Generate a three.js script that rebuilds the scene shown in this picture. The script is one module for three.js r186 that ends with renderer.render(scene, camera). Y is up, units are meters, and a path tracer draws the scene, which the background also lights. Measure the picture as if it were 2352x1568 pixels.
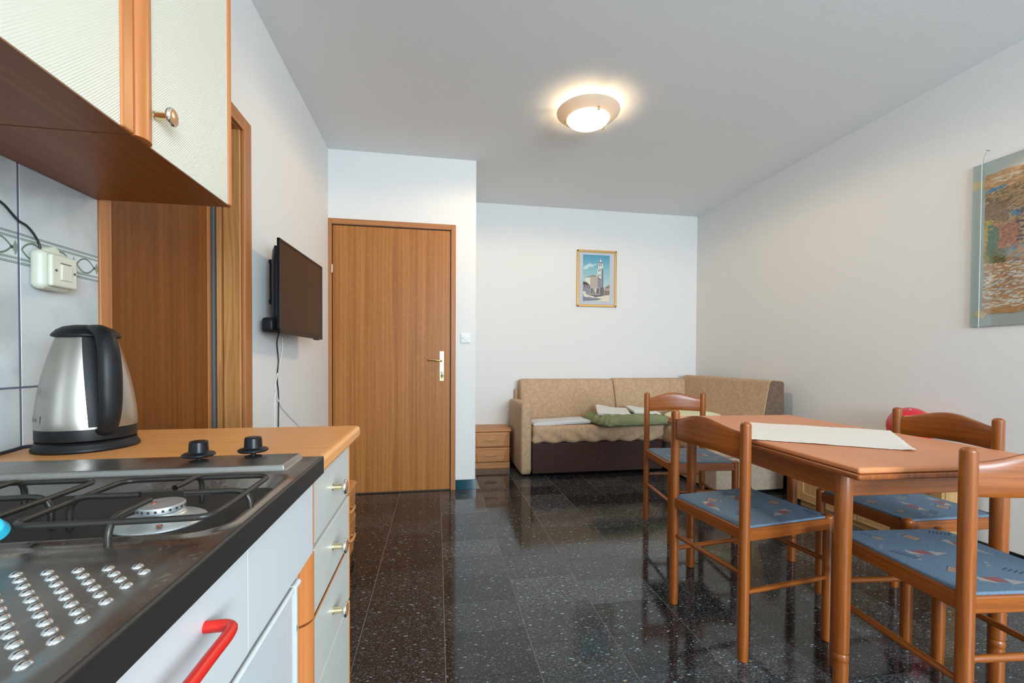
import * as THREE from 'three';
import { RoundedBoxGeometry } from 'three/addons/geometries/RoundedBoxGeometry.js';
import { mergeGeometries, mergeVertices } from 'three/addons/utils/BufferGeometryUtils.js';
import { RectAreaLightUniformsLib } from 'three/addons/lights/RectAreaLightUniformsLib.js';

// ---------------------------------------------------------------- camera, sky, light, exposure
const scene = new THREE.Scene();
const camera = new THREE.PerspectiveCamera(75.86, 2352 / 1568, 0.05, 60);
camera.position.set(0, 1.02, 0);
camera.rotation.set(-0.01689, -0.17031, 0.00512, 'YXZ');
camera.setViewOffset(2352, 1568, 0, -57.8, 2352, 1568);
const renderer = new THREE.WebGLRenderer({ antialias: true });
renderer.toneMapping = THREE.LinearToneMapping;
renderer.toneMappingExposure = 1.0;
renderer.shadowMap.enabled = true;
scene.background = new THREE.Color(0.62, 0.82, 1.0);
scene.backgroundIntensity = 3.0;
RectAreaLightUniformsLib.init();
const daylight = new THREE.RectAreaLight(new THREE.Color(0.745, 0.90, 1.02), 27.0, 1.8, 1.38);   // daylight through the window behind the camera
daylight.position.set(1.7, 1.53, 2.94);
daylight.lookAt(1.7, 1.53, -3);
scene.add(daylight);
const LAMP = { x: 0.905, z: -2.575, color: new THREE.Color(1.0, 0.74, 0.46), down: 2.7, up: 0.24, glow: 1.9 };

// ---------------------------------------------------------------- small helpers
let seed = 20240611;
function rnd() { seed |= 0; seed = (seed + 0x6D2B79F5) | 0; let t = Math.imul(seed ^ (seed >>> 15), 1 | seed); t = (t + Math.imul(t ^ (t >>> 7), 61 | t)) ^ t; return ((t ^ (t >>> 14)) >>> 0) / 4294967296; }
const rr = (a, b) => a + (b - a) * rnd();
const PERM = new Float32Array(4096); for (let i = 0; i < 4096; i++) PERM[i] = rnd();
const hash = (x, y, px, py) => PERM[(((x % px) + px) % px * 71 + ((y % py) + py) % py * 1013) & 4095];
function vnoise(x, y, px = 4096, py = 4096) {           // value noise, periodic in px, py
  const xi = Math.floor(x), yi = Math.floor(y); let fx = x - xi, fy = y - yi; fx = fx * fx * (3 - 2 * fx); fy = fy * fy * (3 - 2 * fy);
  const a = hash(xi, yi, px, py), b = hash(xi + 1, yi, px, py), c = hash(xi, yi + 1, px, py), d = hash(xi + 1, yi + 1, px, py);
  return a + (b - a) * fx + (c - a) * fy + (a - b - c + d) * fx * fy;
}
function fbm(x, y, p, oct = 4, p2) { let s = 0, a = 0.5, q = p, q2 = p2 || p; for (let i = 0; i < oct; i++) { s += a * vnoise(x, y, q, q2); x *= 2; y *= 2; q *= 2; q2 *= 2; a *= 0.5; } return s; }
const clamp = (v, a = 0, b = 1) => Math.min(b, Math.max(a, v));
const smooth = (a, b, v) => { const t = clamp((v - a) / (b - a)); return t * t * (3 - 2 * t); };
function dataTex(w, h, fn, srgb = true, size = 1, sizeV) {   // fn(u, v) -> [r, g, b] in 0..255 or a grey number; size in metres
  const d = new Uint8Array(w * h * 4);
  for (let j = 0; j < h; j++) for (let i = 0; i < w; i++) {
    const c = fn(i / w, j / h), o = (j * w + i) * 4;
    if (typeof c === 'number') d[o] = d[o + 1] = d[o + 2] = clamp(c, 0, 255); else { d[o] = clamp(c[0], 0, 255); d[o + 1] = clamp(c[1], 0, 255); d[o + 2] = clamp(c[2], 0, 255); }
    d[o + 3] = 255;
  }
  const t = new THREE.DataTexture(d, w, h); t.wrapS = t.wrapT = THREE.RepeatWrapping; t.magFilter = THREE.LinearFilter; t.minFilter = THREE.LinearMipmapLinearFilter; t.generateMipmaps = true;
  if (srgb) t.colorSpace = THREE.SRGBColorSpace;
  t.repeat.set(1 / size, 1 / (sizeV || size)); t.needsUpdate = true; return t;
}
function canvasTex(w, h, draw, srgb = true) {
  const c = document.createElement('canvas'); c.width = w; c.height = h; draw(c.getContext('2d'), w, h);
  const t = new THREE.CanvasTexture(c); t.wrapS = t.wrapT = THREE.RepeatWrapping; if (srgb) t.colorSpace = THREE.SRGBColorSpace; return t;
}
const mix3 = (a, b, t) => [a[0] + (b[0] - a[0]) * t, a[1] + (b[1] - a[1]) * t, a[2] + (b[2] - a[2]) * t];
// wood: u runs across the grain, v along it
function woodTex(light, dark, { size = 0.6, len = 1.2, lines = 26, wave = 1.2, cathedral = 0, fleck = 0, bands = 0, fine = 0.35 } = {}, n = 512) {
  return dataTex(n, n, (u, v) => {
    const w = (fbm(u * 3, v * 2, 3, 3, 2) - 0.45) * wave + cathedral * (Math.pow(Math.abs(Math.sin(u * Math.PI * 2)), 1.5) * Math.cos(v * Math.PI * 2) * 0.35);
    const g = fbm(u * lines + w * 2.2, v * 2, lines, 3, 2);
    const f = vnoise(u * lines * 6, v * 10, lines * 6, 10) * 0.5 + vnoise(u * lines * 9, v * 30, lines * 9, 30) * 0.5;
    let t = clamp(0.5 + (g - 0.45) * 1.3 + (f - 0.5) * fine);
    if (bands) t = clamp(t + bands * (vnoise(u * 7, 0.5, 7, 1) - 0.5));
    let c = mix3(light, dark, t);
    if (fleck) { const k = smooth(0.70, 0.84, vnoise(u * 42 + w * 3, v * 120 + u * 40, 4096, 120)); c = mix3(c, [light[0] + 40, light[1] + 40, light[2] + 32], k * fleck); }
    return c;
  }, true, size, len);
}
function std(o) { return new THREE.MeshPhysicalMaterial(o); }
const xf = (g, x = 0, y = 0, z = 0, rx = 0, ry = 0, rz = 0) => { g.applyMatrix4(new THREE.Matrix4().compose(new THREE.Vector3(x, y, z), new THREE.Quaternion().setFromEuler(new THREE.Euler(rx, ry, rz)), new THREE.Vector3(1, 1, 1))); return g; };
function uvBox(g, grain = 'y', ox = 0, oy = 0) {         // uv in metres, v along the grain
  const geo = g.index ? g.toNonIndexed() : g, p = geo.attributes.position, uv = new Float32Array(p.count * 2);
  const A = new THREE.Vector3(), B = new THREE.Vector3(), C = new THREE.Vector3();
  const gi = 'xyz'.indexOf(grain);
  for (let i = 0; i < p.count; i += 3) {
    A.fromBufferAttribute(p, i); B.fromBufferAttribute(p, i + 1); C.fromBufferAttribute(p, i + 2);
    const n = B.clone().sub(A).cross(C.clone().sub(A)); const a = [Math.abs(n.x), Math.abs(n.y), Math.abs(n.z)];
    const k = a[0] >= a[1] && a[0] >= a[2] ? 0 : a[1] >= a[2] ? 1 : 2;
    const rest = [0, 1, 2].filter((q) => q !== k); let vi = rest.includes(gi) ? gi : rest[1]; const ui = rest.find((q) => q !== vi);
    [A, B, C].forEach((P, j) => { const c = P.toArray(); uv[(i + j) * 2] = c[ui] + ox + k * 0.37; uv[(i + j) * 2 + 1] = c[vi] + oy; });
  }
  geo.setAttribute('uv', new THREE.BufferAttribute(uv, 2)); return geo;
}
function uvCyl(g, r, o = 0) { const p = g.attributes.position, uv = g.attributes.uv; for (let i = 0; i < p.count; i++) uv.setXY(i, uv.getX(i) * 2 * Math.PI * r + o, p.getY(i)); return g; }
const box = (w, h, d, x = 0, y = 0, z = 0, r = 0.002, s = 2) => { const g = r > 0 ? new RoundedBoxGeometry(w, h, d, s, Math.min(r, w / 2.02, h / 2.02, d / 2.02)) : new THREE.BoxGeometry(w, h, d); g.translate(x, y, z); return g; };
const bx = (x0, x1, y0, y1, z0, z1, r = 0.002, s = 2) => box(Math.abs(x1 - x0), Math.abs(y1 - y0), Math.abs(z1 - z0), (x0 + x1) / 2, (y0 + y1) / 2, (z0 + z1) / 2, r, s);
const lathe = (pts, n = 32) => new THREE.LatheGeometry(pts.map((p) => new THREE.Vector2(p[0], p[1])), n);
const cyl = (r1, r2, h, n = 24) => new THREE.CylinderGeometry(r1, r2, h, n);
function tube(pts, r, n = 8, seg, closed = false) { const c = new THREE.CatmullRomCurve3(pts.map((p) => new THREE.Vector3(...p)), closed, 'centripetal'); return new THREE.TubeGeometry(c, seg || pts.length * 6, r, n, closed); }
function merge(list) {
  const gs = list.map((g) => { let q = g.index ? g.toNonIndexed() : g; for (const k of Object.keys(q.attributes)) if (!['position', 'normal', 'uv'].includes(k)) q.deleteAttribute(k); if (!q.attributes.uv) q.setAttribute('uv', new THREE.BufferAttribute(new Float32Array(q.attributes.position.count * 2), 2)); return q; });
  return gs.length === 1 ? gs[0] : mergeGeometries(gs);
}
// a soft box: rounded by r, subdivided, then pushed about by fn(p, n)
function softBox(w, h, d, r, seg, fn) {
  let g = new THREE.BoxGeometry(w, h, d, seg[0], seg[1], seg[2]); g.deleteAttribute('uv'); g.deleteAttribute('normal'); g = mergeVertices(g, 1e-5);
  const p = g.attributes.position, v = new THREE.Vector3(), c = new THREE.Vector3(), H = new THREE.Vector3(w / 2, h / 2, d / 2), m = new THREE.Vector3(), rx = Math.min(r, w / 2.01), ry = Math.min(r, h / 2.01), rz = Math.min(r, d / 2.01);
  for (let i = 0; i < p.count; i++) {
    v.fromBufferAttribute(p, i);
    c.set(clamp(v.x, -H.x + rx, H.x - rx), clamp(v.y, -H.y + ry, H.y - ry), clamp(v.z, -H.z + rz, H.z - rz));
    m.set((v.x - c.x) / rx, (v.y - c.y) / ry, (v.z - c.z) / rz);
    if (m.lengthSq() > 0) m.normalize(); v.set(c.x + m.x * rx, c.y + m.y * ry, c.z + m.z * rz);
    if (fn) fn(v, m); p.setXYZ(i, v.x, v.y, v.z);
  }
  g.computeVertexNormals(); return g;
}
const used = {};
function numbered(n) { if (used[n] === undefined) { used[n] = 0; return n; } used[n]++; return n + '_' + String(used[n]).padStart(3, '0'); }
function shade(o) { o.castShadow = true; o.receiveShadow = true; return o; }
function thing(name, label, category, [x, y, z] = [0, 0, 0], turn = 0, group) {
  const o = new THREE.Group(); o.name = numbered(name); o.position.set(x, y, z); o.rotation.y = turn; o.userData = { label, category };
  if (group) o.userData.group = group; scene.add(o); return o;
}
function part(parent, name, geos, mat, label) {
  const m = shade(new THREE.Mesh(Array.isArray(geos) ? merge(geos) : geos, mat)); m.name = name; if (label) m.userData.label = label; parent.add(m); return m;
}
function single(name, label, category, geos, mat, group) {
  const m = shade(new THREE.Mesh(Array.isArray(geos) ? merge(geos) : geos, mat)); m.name = numbered(name); m.userData = { label, category }; if (group) m.userData.group = group; scene.add(m); return m;
}
function intoParent(parent, name, geos, mat, label) { parent.updateMatrixWorld(true); const m = part(parent, name, geos, mat, label); m.geometry.applyMatrix4(parent.matrixWorld.clone().invert()); return m; }   // geometry given in room coordinates
function struct(name, geos, mat) { const m = shade(new THREE.Mesh(Array.isArray(geos) ? merge(geos) : geos, mat)); m.name = name; m.userData = { kind: 'structure' }; scene.add(m); return m; }
function structGroup(name, x = 0, y = 0, z = 0) { const o = new THREE.Group(); o.name = name; o.position.set(x, y, z); o.userData = { kind: 'structure' }; scene.add(o); return o; }
function copyOf(o, [x, y, z], turn, label) { const c = o.clone(); c.name = numbered(o.name.replace(/_\d{3}$/, '')); c.position.set(x, y, z); c.rotation.set(0, turn, 0); c.userData = { ...o.userData, label }; scene.add(c); return c; }

// ---------------------------------------------------------------- materials
const plasterBump = dataTex(512, 512, (u, v) => 120 + 110 * (fbm(u * 32, v * 32, 32, 3) - 0.45) + 30 * vnoise(u * 160, v * 160, 160, 160), false, 0.6);
const M = {};
M.wall = std({ color: new THREE.Color(0.80, 0.79, 0.77), roughness: 0.9, bumpMap: plasterBump, bumpScale: 0.0012, specularIntensity: 0.3 });
M.ceiling = std({ color: new THREE.Color(0.83, 0.835, 0.83), roughness: 0.95, bumpMap: plasterBump, bumpScale: 0.0012, specularIntensity: 0.2 });
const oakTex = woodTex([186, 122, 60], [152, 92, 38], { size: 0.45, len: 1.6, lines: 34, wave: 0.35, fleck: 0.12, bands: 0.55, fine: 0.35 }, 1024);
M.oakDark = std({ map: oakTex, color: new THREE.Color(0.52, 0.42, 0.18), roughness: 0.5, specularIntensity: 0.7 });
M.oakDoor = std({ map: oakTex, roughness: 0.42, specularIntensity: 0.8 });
const frameTex = woodTex([194, 130, 76], [158, 98, 50], { size: 0.3, len: 1.2, lines: 22, wave: 0.7 });
M.frame = std({ map: frameTex, roughness: 0.45 });
const pineTex = woodTex([206, 152, 92], [160, 104, 52], { size: 0.14, len: 0.9, lines: 12, wave: 2.2, cathedral: 1.3, fine: 0.2 });
M.pine = std({ map: pineTex, roughness: 0.42 });
const beechTex = woodTex([250, 178, 108], [234, 156, 88], { size: 0.35, len: 0.9, lines: 34, wave: 1.6, fine: 0.5 });
M.beech = std({ map: beechTex, roughness: 0.33 });
M.beechEdge = std({ map: beechTex, color: new THREE.Color(0.66, 0.5, 0.40), roughness: 0.38 });
const shelfTex = woodTex([150, 88, 42], [122, 66, 28], { size: 0.3, len: 1.2, lines: 26, wave: 0.6 });
M.cabBottom = std({ map: shelfTex, roughness: 0.4 });
const chairTex = woodTex([170, 92, 30], [128, 64, 15], { size: 0.12, len: 0.5, lines: 14, wave: 1.2, fine: 0.3 });
M.chair = std({ map: chairTex, roughness: 0.34, clearcoat: 0.2, clearcoatRoughness: 0.2 });
const tableTex = woodTex([222, 142, 92], [213, 132, 84], { size: 0.5, len: 1.2, lines: 22, wave: 1.2, fine: 0.12 });
M.tableTop = std({ map: tableTex, roughness: 0.34 });
const nightTex = woodTex([206, 144, 88], [180, 116, 64], { size: 0.25, len: 0.8, lines: 24, wave: 1.0, fine: 0.3 });
M.night = std({ map: nightTex, roughness: 0.4 });
M.nightHandle = std({ color: new THREE.Color(0.66, 0.33, 0.12), roughness: 0.3 });
const stripeBump = dataTex(256, 256, (u, v) => 128 + 90 * Math.sin((u * 12 + v * 12) * Math.PI * 2), false, 0.06);
M.cream = std({ color: new THREE.Color(0.70, 0.69, 0.58), roughness: 0.4, bumpMap: stripeBump, bumpScale: 0.00025 });
M.creamPlain = std({ color: new THREE.Color(0.64, 0.63, 0.57), roughness: 0.42 });
M.whitePanel = std({ color: new THREE.Color(0.70, 0.705, 0.70), roughness: 0.4 });
M.fridge = std({ color: new THREE.Color(0.66, 0.69, 0.70), roughness: 0.35 });
const smudge = dataTex(512, 512, (u, v) => { const a = fbm(u * 6, v * 6, 6, 4), b = smooth(0.80, 0.9, vnoise(u * 120, v * 120, 120, 120)); return 60 + a * 190 + b * 60; }, false, 0.35);
M.steel = std({ color: new THREE.Color(0.36, 0.34, 0.315), metalness: 1, roughness: 0.6, roughnessMap: smudge });
const brushed = dataTex(256, 256, (u, v) => 124 + 10 * vnoise(u * 128, v * 2, 128, 2), false, 0.1);
M.kettleSteel = std({ color: new THREE.Color(0.52, 0.48, 0.42), metalness: 1, roughness: 0.66, roughnessMap: brushed });
M.alu = std({ color: new THREE.Color(0.66, 0.68, 0.68), metalness: 0.85, roughness: 0.42 });
M.wire = std({ color: new THREE.Color(0.045, 0.042, 0.035), metalness: 0.5, roughness: 0.34 });
M.copper = std({ color: new THREE.Color(0.45, 0.16, 0.09), metalness: 0.6, roughness: 0.5 });
M.black = std({ color: new THREE.Color(0.012, 0.012, 0.013), roughness: 0.42, specularIntensity: 0.55 });
M.blackGloss = std({ color: new THREE.Color(0.010, 0.010, 0.011), roughness: 0.3, specularIntensity: 0.6 });
M.cordBlack = std({ color: new THREE.Color(0.02, 0.02, 0.022), roughness: 0.5 });
M.cordWhite = std({ color: new THREE.Color(0.75, 0.74, 0.71), roughness: 0.5 });
M.red = std({ color: new THREE.Color(0.72, 0.02, 0.012), roughness: 0.38 });
M.redBall = std({ color: new THREE.Color(0.62, 0.012, 0.025), roughness: 0.3, clearcoat: 0.4, clearcoatRoughness: 0.2 });
M.teal = std({ color: new THREE.Color(0.03, 0.45, 0.62), roughness: 0.35 });
M.ivory = std({ color: new THREE.Color(0.66, 0.65, 0.52), roughness: 0.4 });
M.whitePlastic = std({ color: new THREE.Color(0.76, 0.78, 0.76), roughness: 0.35 });
M.dark = std({ color: new THREE.Color(0.02, 0.016, 0.013), roughness: 0.7 });
M.rubber = std({ color: new THREE.Color(0.10, 0.105, 0.105), roughness: 0.5 });
M.gold = std({ color: new THREE.Color(0.86, 0.74, 0.46), metalness: 1, roughness: 0.22 });
M.brass = std({ color: new THREE.Color(0.78, 0.6, 0.3), metalness: 1, roughness: 0.25 });
M.chrome = std({ color: new THREE.Color(0.8, 0.8, 0.78), metalness: 1, roughness: 0.14 });
M.knobFace = std({ color: new THREE.Color(0.5, 0.22, 0.07), roughness: 0.18, clearcoat: 0.8, clearcoatRoughness: 0.08 });
M.skirt = std({ color: new THREE.Color(0.004, 0.06, 0.085), roughness: 0.08 });
M.skirtBlack = std({ color: new THREE.Color(0.012, 0.014, 0.018), roughness: 0.12 });
M.grout = std({ color: new THREE.Color(0.36, 0.33, 0.28), roughness: 0.9 });
M.tileGrout = std({ color: new THREE.Color(0.13, 0.12, 0.17), roughness: 0.9 });
M.glass = std({ color: 0xffffff, roughness: 0.02, transmission: 1, thickness: 0 });
M.upvc = std({ color: new THREE.Color(0.78, 0.78, 0.77), roughness: 0.4 });

// ---------------------------------------------------------------- room shell
const XL = -0.79, XR = 2.76, ZB = -4.33, ZF = 3.0, CE = 2.56, ZD = -3.43, XC = 0.30;
struct('ceiling', uvBox(bx(XL - 0.3, XR + 0.2, CE, CE + 0.15, ZB - 0.2, ZF + 0.2, 0), 'x'), M.ceiling);
struct('wall_right', uvBox(bx(XR, XR + 0.15, -0.05, CE, ZB - 0.15, ZF + 0.15, 0), 'y'), M.wall);
struct('wall_back', uvBox(bx(XC, XR, -0.05, CE, ZB - 0.15, ZB, 0), 'y'), M.wall);
// the wall with the entry door, and its return towards the back wall
const DX0 = -0.79, DX1 = 0.145, DY = 2.053;
struct('wall_entry', [
  uvBox(bx(DX1, XC, -0.05, CE, ZB - 0.15, ZD, 0), 'y'),
  uvBox(bx(XL, DX1, DY, CE, ZD - 0.12, ZD, 0), 'y'),
  uvBox(bx(XL, DX1, -0.05, CE, ZD - 0.17, ZD - 0.12, 0), 'y')], M.wall);
// left wall with the doorway next to the kitchen
const OZ0 = -1.216, OZ1 = -1.962, OY = 1.955;
struct('wall_left', [
  uvBox(bx(XL - 0.25, XL, -0.05, CE, -1.19, ZF + 0.15, 0), 'y'),
  uvBox(bx(XL - 0.25, XL, -0.05, CE, ZD - 0.17, -2.0, 0), 'y'),
  uvBox(bx(XL - 0.25, XL, OY + 0.03, CE, -2.0, -1.19, 0), 'y'),
  uvBox(bx(XL - 0.28, XL - 0.25, -0.05, OY + 0.03, -2.0, -1.19, 0), 'y')], M.wall);
// wall behind the camera with the window
const WX0 = 0.79, WX1 = 2.61, WY0 = 0.83, WY1 = 2.23;
struct('wall_front', [
  uvBox(bx(XL, WX0, -0.05, CE, ZF, ZF + 0.15, 0), 'y'), uvBox(bx(WX1, XR, -0.05, CE, ZF, ZF + 0.15, 0), 'y'),
  uvBox(bx(WX0, WX1, WY1, CE, ZF, ZF + 0.15, 0), 'y'), uvBox(bx(WX0, WX1, -0.05, WY0, ZF, ZF + 0.15, 0), 'y')], M.wall);
{
  const w = structGroup('window_1', 0, 0, ZF + 0.07), mid = (WX0 + WX1) / 2;
  part(w, 'window_frame', [bx(WX0, WX1, WY0, WY0 + 0.06, -0.03, 0.03), bx(WX0, WX1, WY1 - 0.06, WY1, -0.03, 0.03), bx(WX0, WX0 + 0.06, WY0, WY1, -0.03, 0.03), bx(WX1 - 0.06, WX1, WY0, WY1, -0.03, 0.03), bx(mid - 0.05, mid + 0.05, WY0, WY1, -0.03, 0.03)], M.upvc);
  part(w, 'pane', bx(WX0 + 0.06, mid - 0.05, WY0 + 0.06, WY1 - 0.06, -0.002, 0.002, 0), M.glass);
  part(w, 'pane', bx(mid + 0.05, WX1 - 0.06, WY0 + 0.06, WY1 - 0.06, -0.002, 0.002, 0), M.glass);
}

// ---------------------------------------------------------------- granite floor, tile by tile
function graniteTex(base, spread, bright) {
  return canvasTex(1024, 1024, (c, w, h) => {
    c.fillStyle = `rgb(${base},${base},${base + 1})`; c.fillRect(0, 0, w, h);
    const blob = (x, y, a, b, rot, col) => { for (const dx of [0, x < 30 ? w : x > w - 30 ? -w : 0]) for (const dy of [0, y < 30 ? h : y > h - 30 ? -h : 0]) { c.fillStyle = col; c.beginPath(); const n = 6; for (let k = 0; k < n; k++) { const t = k / n * Math.PI * 2 + rot, q = 0.7 + 0.3 * PERM[(k * 37 + ((x * 7 + y * 13) | 0)) & 4095]; const X = x + dx + Math.cos(t) * a * q, Y = y + dy + Math.sin(t) * b * q; k ? c.lineTo(X, Y) : c.moveTo(X, Y); } c.fill(); if (!dx && !dy && dx === dy) { } if (dx === 0 && x >= 30 && x <= w - 30) break; } };
    for (let i = 0; i < 16000; i++) { const g = base + (rnd() - 0.45) * spread * (rnd() < 0.3 ? 2 : 1), k = rr(2, 7); blob(rnd() * w, rnd() * h, k, k * rr(0.5, 1), rnd() * 6, `rgb(${g | 0},${(g * 1.01) | 0},${(g * 1.03) | 0})`); }
    for (let i = 0; i < 5200 * bright; i++) { const g = rr(66, 118); const k = rr(2, 5.5); blob(rnd() * w, rnd() * h, k * rr(1, 1.6), k * 0.7, rr(-0.6, 0.6), `rgb(${(g * 0.94) | 0},${g | 0},${(g * 1.04) | 0})`); }
    for (let i = 0; i < 5200; i++) { const g = rr(14, 30); const k = rr(2, 6); blob(rnd() * w, rnd() * h, k, k * 0.6, rnd() * 6, `rgb(${g | 0},${g | 0},${(g * 1.05) | 0})`); }
    for (let i = 0; i < 230 * bright; i++) { const g = rr(120, 205), k = rr(3.5, 9); blob(rnd() * w, rnd() * h, k * rr(1, 1.9), k * 0.6, rr(-0.6, 0.6), rnd() < 0.07 ? `rgb(${g | 0},${(g * 0.85) | 0},${(g * 0.6) | 0})` : `rgb(${(g * 0.8) | 0},${(g * 0.98) | 0},${(g * 1.05) | 0})`); }
  });
}
const graniteMats = [[30, 48, 0.7], [46, 62, 1.0], [62, 76, 1.3]].map(([b, s, br]) => { const t = graniteTex(b, s, br); t.repeat.set(1 / 0.62, 1 / 0.62); return std({ map: t, roughness: 0.09, specularIntensity: 1 }); });
{
  const floor = struct('floor', uvBox(bx(XL - 0.3, XR + 0.1, -0.06, -0.0012, ZB - 0.1, ZF + 0.1, 0), 'x'), M.grout);
  const variants = []; for (let k = 0; k < 14; k++) { const g = uvBox(new THREE.BoxGeometry(0.3028, 0.01, 0.22), 'z', rr(0, 9), rr(0, 9)); g.translate(0, -0.005, 0); variants.push(g); }
  const known = { '-1': [-1.824, -2.02, -2.261, -2.497, -2.737], 0: [-1.5, -1.699, -1.935, -2.147], 1: [-1.616, -2.457], 2: [-1.52, -2.461, -2.683, -2.982, -3.188], 3: [-1.52, -2.335, -2.563], 4: [-1.386, -1.87] };
  let count = 0;
  for (let col = -2; col <= 9; col++) {
    const x0 = -0.2735 + 0.305 * col, x1 = Math.min(x0 + 0.305, XR); if (x1 - x0 < 0.02) continue;
    const zl = x0 + 0.15 < XC ? ZD : ZB, joints = [];
    const kn = known[col] || [-1.6 - rnd() * 0.2];
    const cuts = [...kn]; let z = kn[0]; while (z < 0.1) { z += rr(0.205, 0.23); cuts.push(z); if (z > -0.55 && z > -0.6) break; }
    for (let i = 0; i + 1 < kn.length; i++) { const gap = kn[i] - kn[i + 1], n = Math.max(1, Math.round(gap / 0.216)); for (let j = 1; j < n; j++) cuts.push(kn[i] - gap * j / n); }
    z = kn[kn.length - 1]; while (z > zl) { z -= rr(0.205, 0.23); cuts.push(Math.max(z, zl)); }
    cuts.sort((a, b) => b - a);
    for (let i = 0; i + 1 < cuts.length; i++) {
      const len = cuts[i] - cuts[i + 1]; if (len < 0.02) continue;
      let tone = [0, 1, 1, 2][Math.floor(rnd() * 4)]; if (col <= 0) tone = Math.min(tone, 1); if (col === 2 && Math.abs(cuts[i] + 2.461) < 0.01) tone = 0; if (col === 3 && Math.abs(cuts[i] + 2.335) < 0.01) tone = 0; if (col === 1 && Math.abs(cuts[i + 1] + 1.616) < 0.02) tone = 0;
      const m = part(floor, 'tile', variants[count % variants.length], graniteMats[tone]);
      m.scale.set((x1 - x0 - 0.0022) / 0.3028, 1, (len - 0.0019) / 0.22); m.position.set((x0 + x1) / 2, 0, (cuts[i] + cuts[i + 1]) / 2); m.rotation.y = 0; count++;
    }
  }
  // one slab of the same granite beyond what the camera sees
  part(floor, 'granite_slab', uvBox(bx(XL, XR, -0.011, 0, -0.36, ZF, 0), 'z'), graniteMats[1]);
}
// skirting
struct('baseboard_right', bx(XR - 0.009, XR, 0, 0.098, ZB, ZF, 0.0015), M.skirtBlack);
struct('baseboard_entry', [bx(DX1 + 0.002, XC + 0.008, 0, 0.077, ZD, ZD + 0.009, 0.0015), bx(XC, XC + 0.009, 0, 0.077, ZB, ZD, 0.0015)], M.skirt);
struct('baseboard_back', bx(XC + 0.01, XR - 0.01, 0, 0.077, ZB, ZB + 0.009, 0.0015), M.skirt);
struct('baseboard_left', bx(XL, XL + 0.009, 0, 0.077, ZD, -2.06, 0.0015), M.skirt);

// ---------------------------------------------------------------- entry door
{
  const d = structGroup('door_1', 0, 0, ZD);
  const F = 0.012;
  const jamb = (x0, x1, y0, y1) => uvBox(bx(x0, x1, y0, y1, -0.1, F, 0.003), y1 - y0 > 0.5 ? 'y' : 'x');
  const f = part(d, 'door_frame', [jamb(DX0, -0.765, 0, DY), jamb(0.108, DX1, 0, DY), jamb(-0.765, 0.108, 2.012, DY)], M.frame);
  part(f, 'rebate', [bx(-0.765, 0.108, 0.0, 2.012, -0.11, -0.05, 0), bx(0.103, 0.108, 0, 2.01, -0.05, 0.004, 0), bx(-0.765, -0.761, 0, 2.01, -0.05, 0.002, 0), bx(-0.765, 0.108, 2.006, 2.012, -0.05, 0.004, 0)], M.dark);
  part(d, 'door_leaf', uvBox(bx(-0.760, 0.102, 0.008, 2.005, -0.04, 0.003, 0.003), 'y'), M.oakDoor);
  const pl = part(d, 'handle_plate', [box(0.034, 0.232, 0.005, 0.038, 0.964, 0.0055, 0.0024), xf(cyl(0.004, 0.004, 0.002, 12), 0.038, 1.062, 0.0086, Math.PI / 2), xf(cyl(0.0045, 0.0045, 0.002, 12), 0.038, 0.866, 0.0086, Math.PI / 2)], M.gold);
  part(d, 'door_handle', [xf(cyl(0.0095, 0.011, 0.03, 16), 0.038, 1.004, 0.02, Math.PI / 2), tube([[0.038, 1.004, 0.036], [0.025, 1.006, 0.045], [0.0, 1.009, 0.047], [-0.03, 1.013, 0.046], [-0.062, 1.012, 0.043]], 0.0065, 8, 24)], M.brass);
  part(pl, 'lock_cylinder', [xf(cyl(0.0085, 0.0085, 0.006, 16), 0.038, 0.916, 0.009, Math.PI / 2)], M.chrome);
  part(pl, 'key', [bx(0.0365, 0.0395, 0.905, 0.922, 0.009, 0.026, 0.0008), xf(new THREE.TorusGeometry(0.009, 0.0028, 6, 16), 0.042, 0.889, 0.022, 0, 0.5), bx(0.0385, 0.0425, 0.868, 0.905, 0.018, 0.022, 0.001)], std({ color: new THREE.Color(0.16, 0.22, 0.12), metalness: 0.5, roughness: 0.4 }));
  part(d, 'hinge', [xf(cyl(0.0065, 0.0065, 0.06, 12), -0.762, 1.682, 0.012), xf(cyl(0.0065, 0.0065, 0.06, 12), -0.762, 0.25, 0.012)], M.chrome);
}
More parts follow.
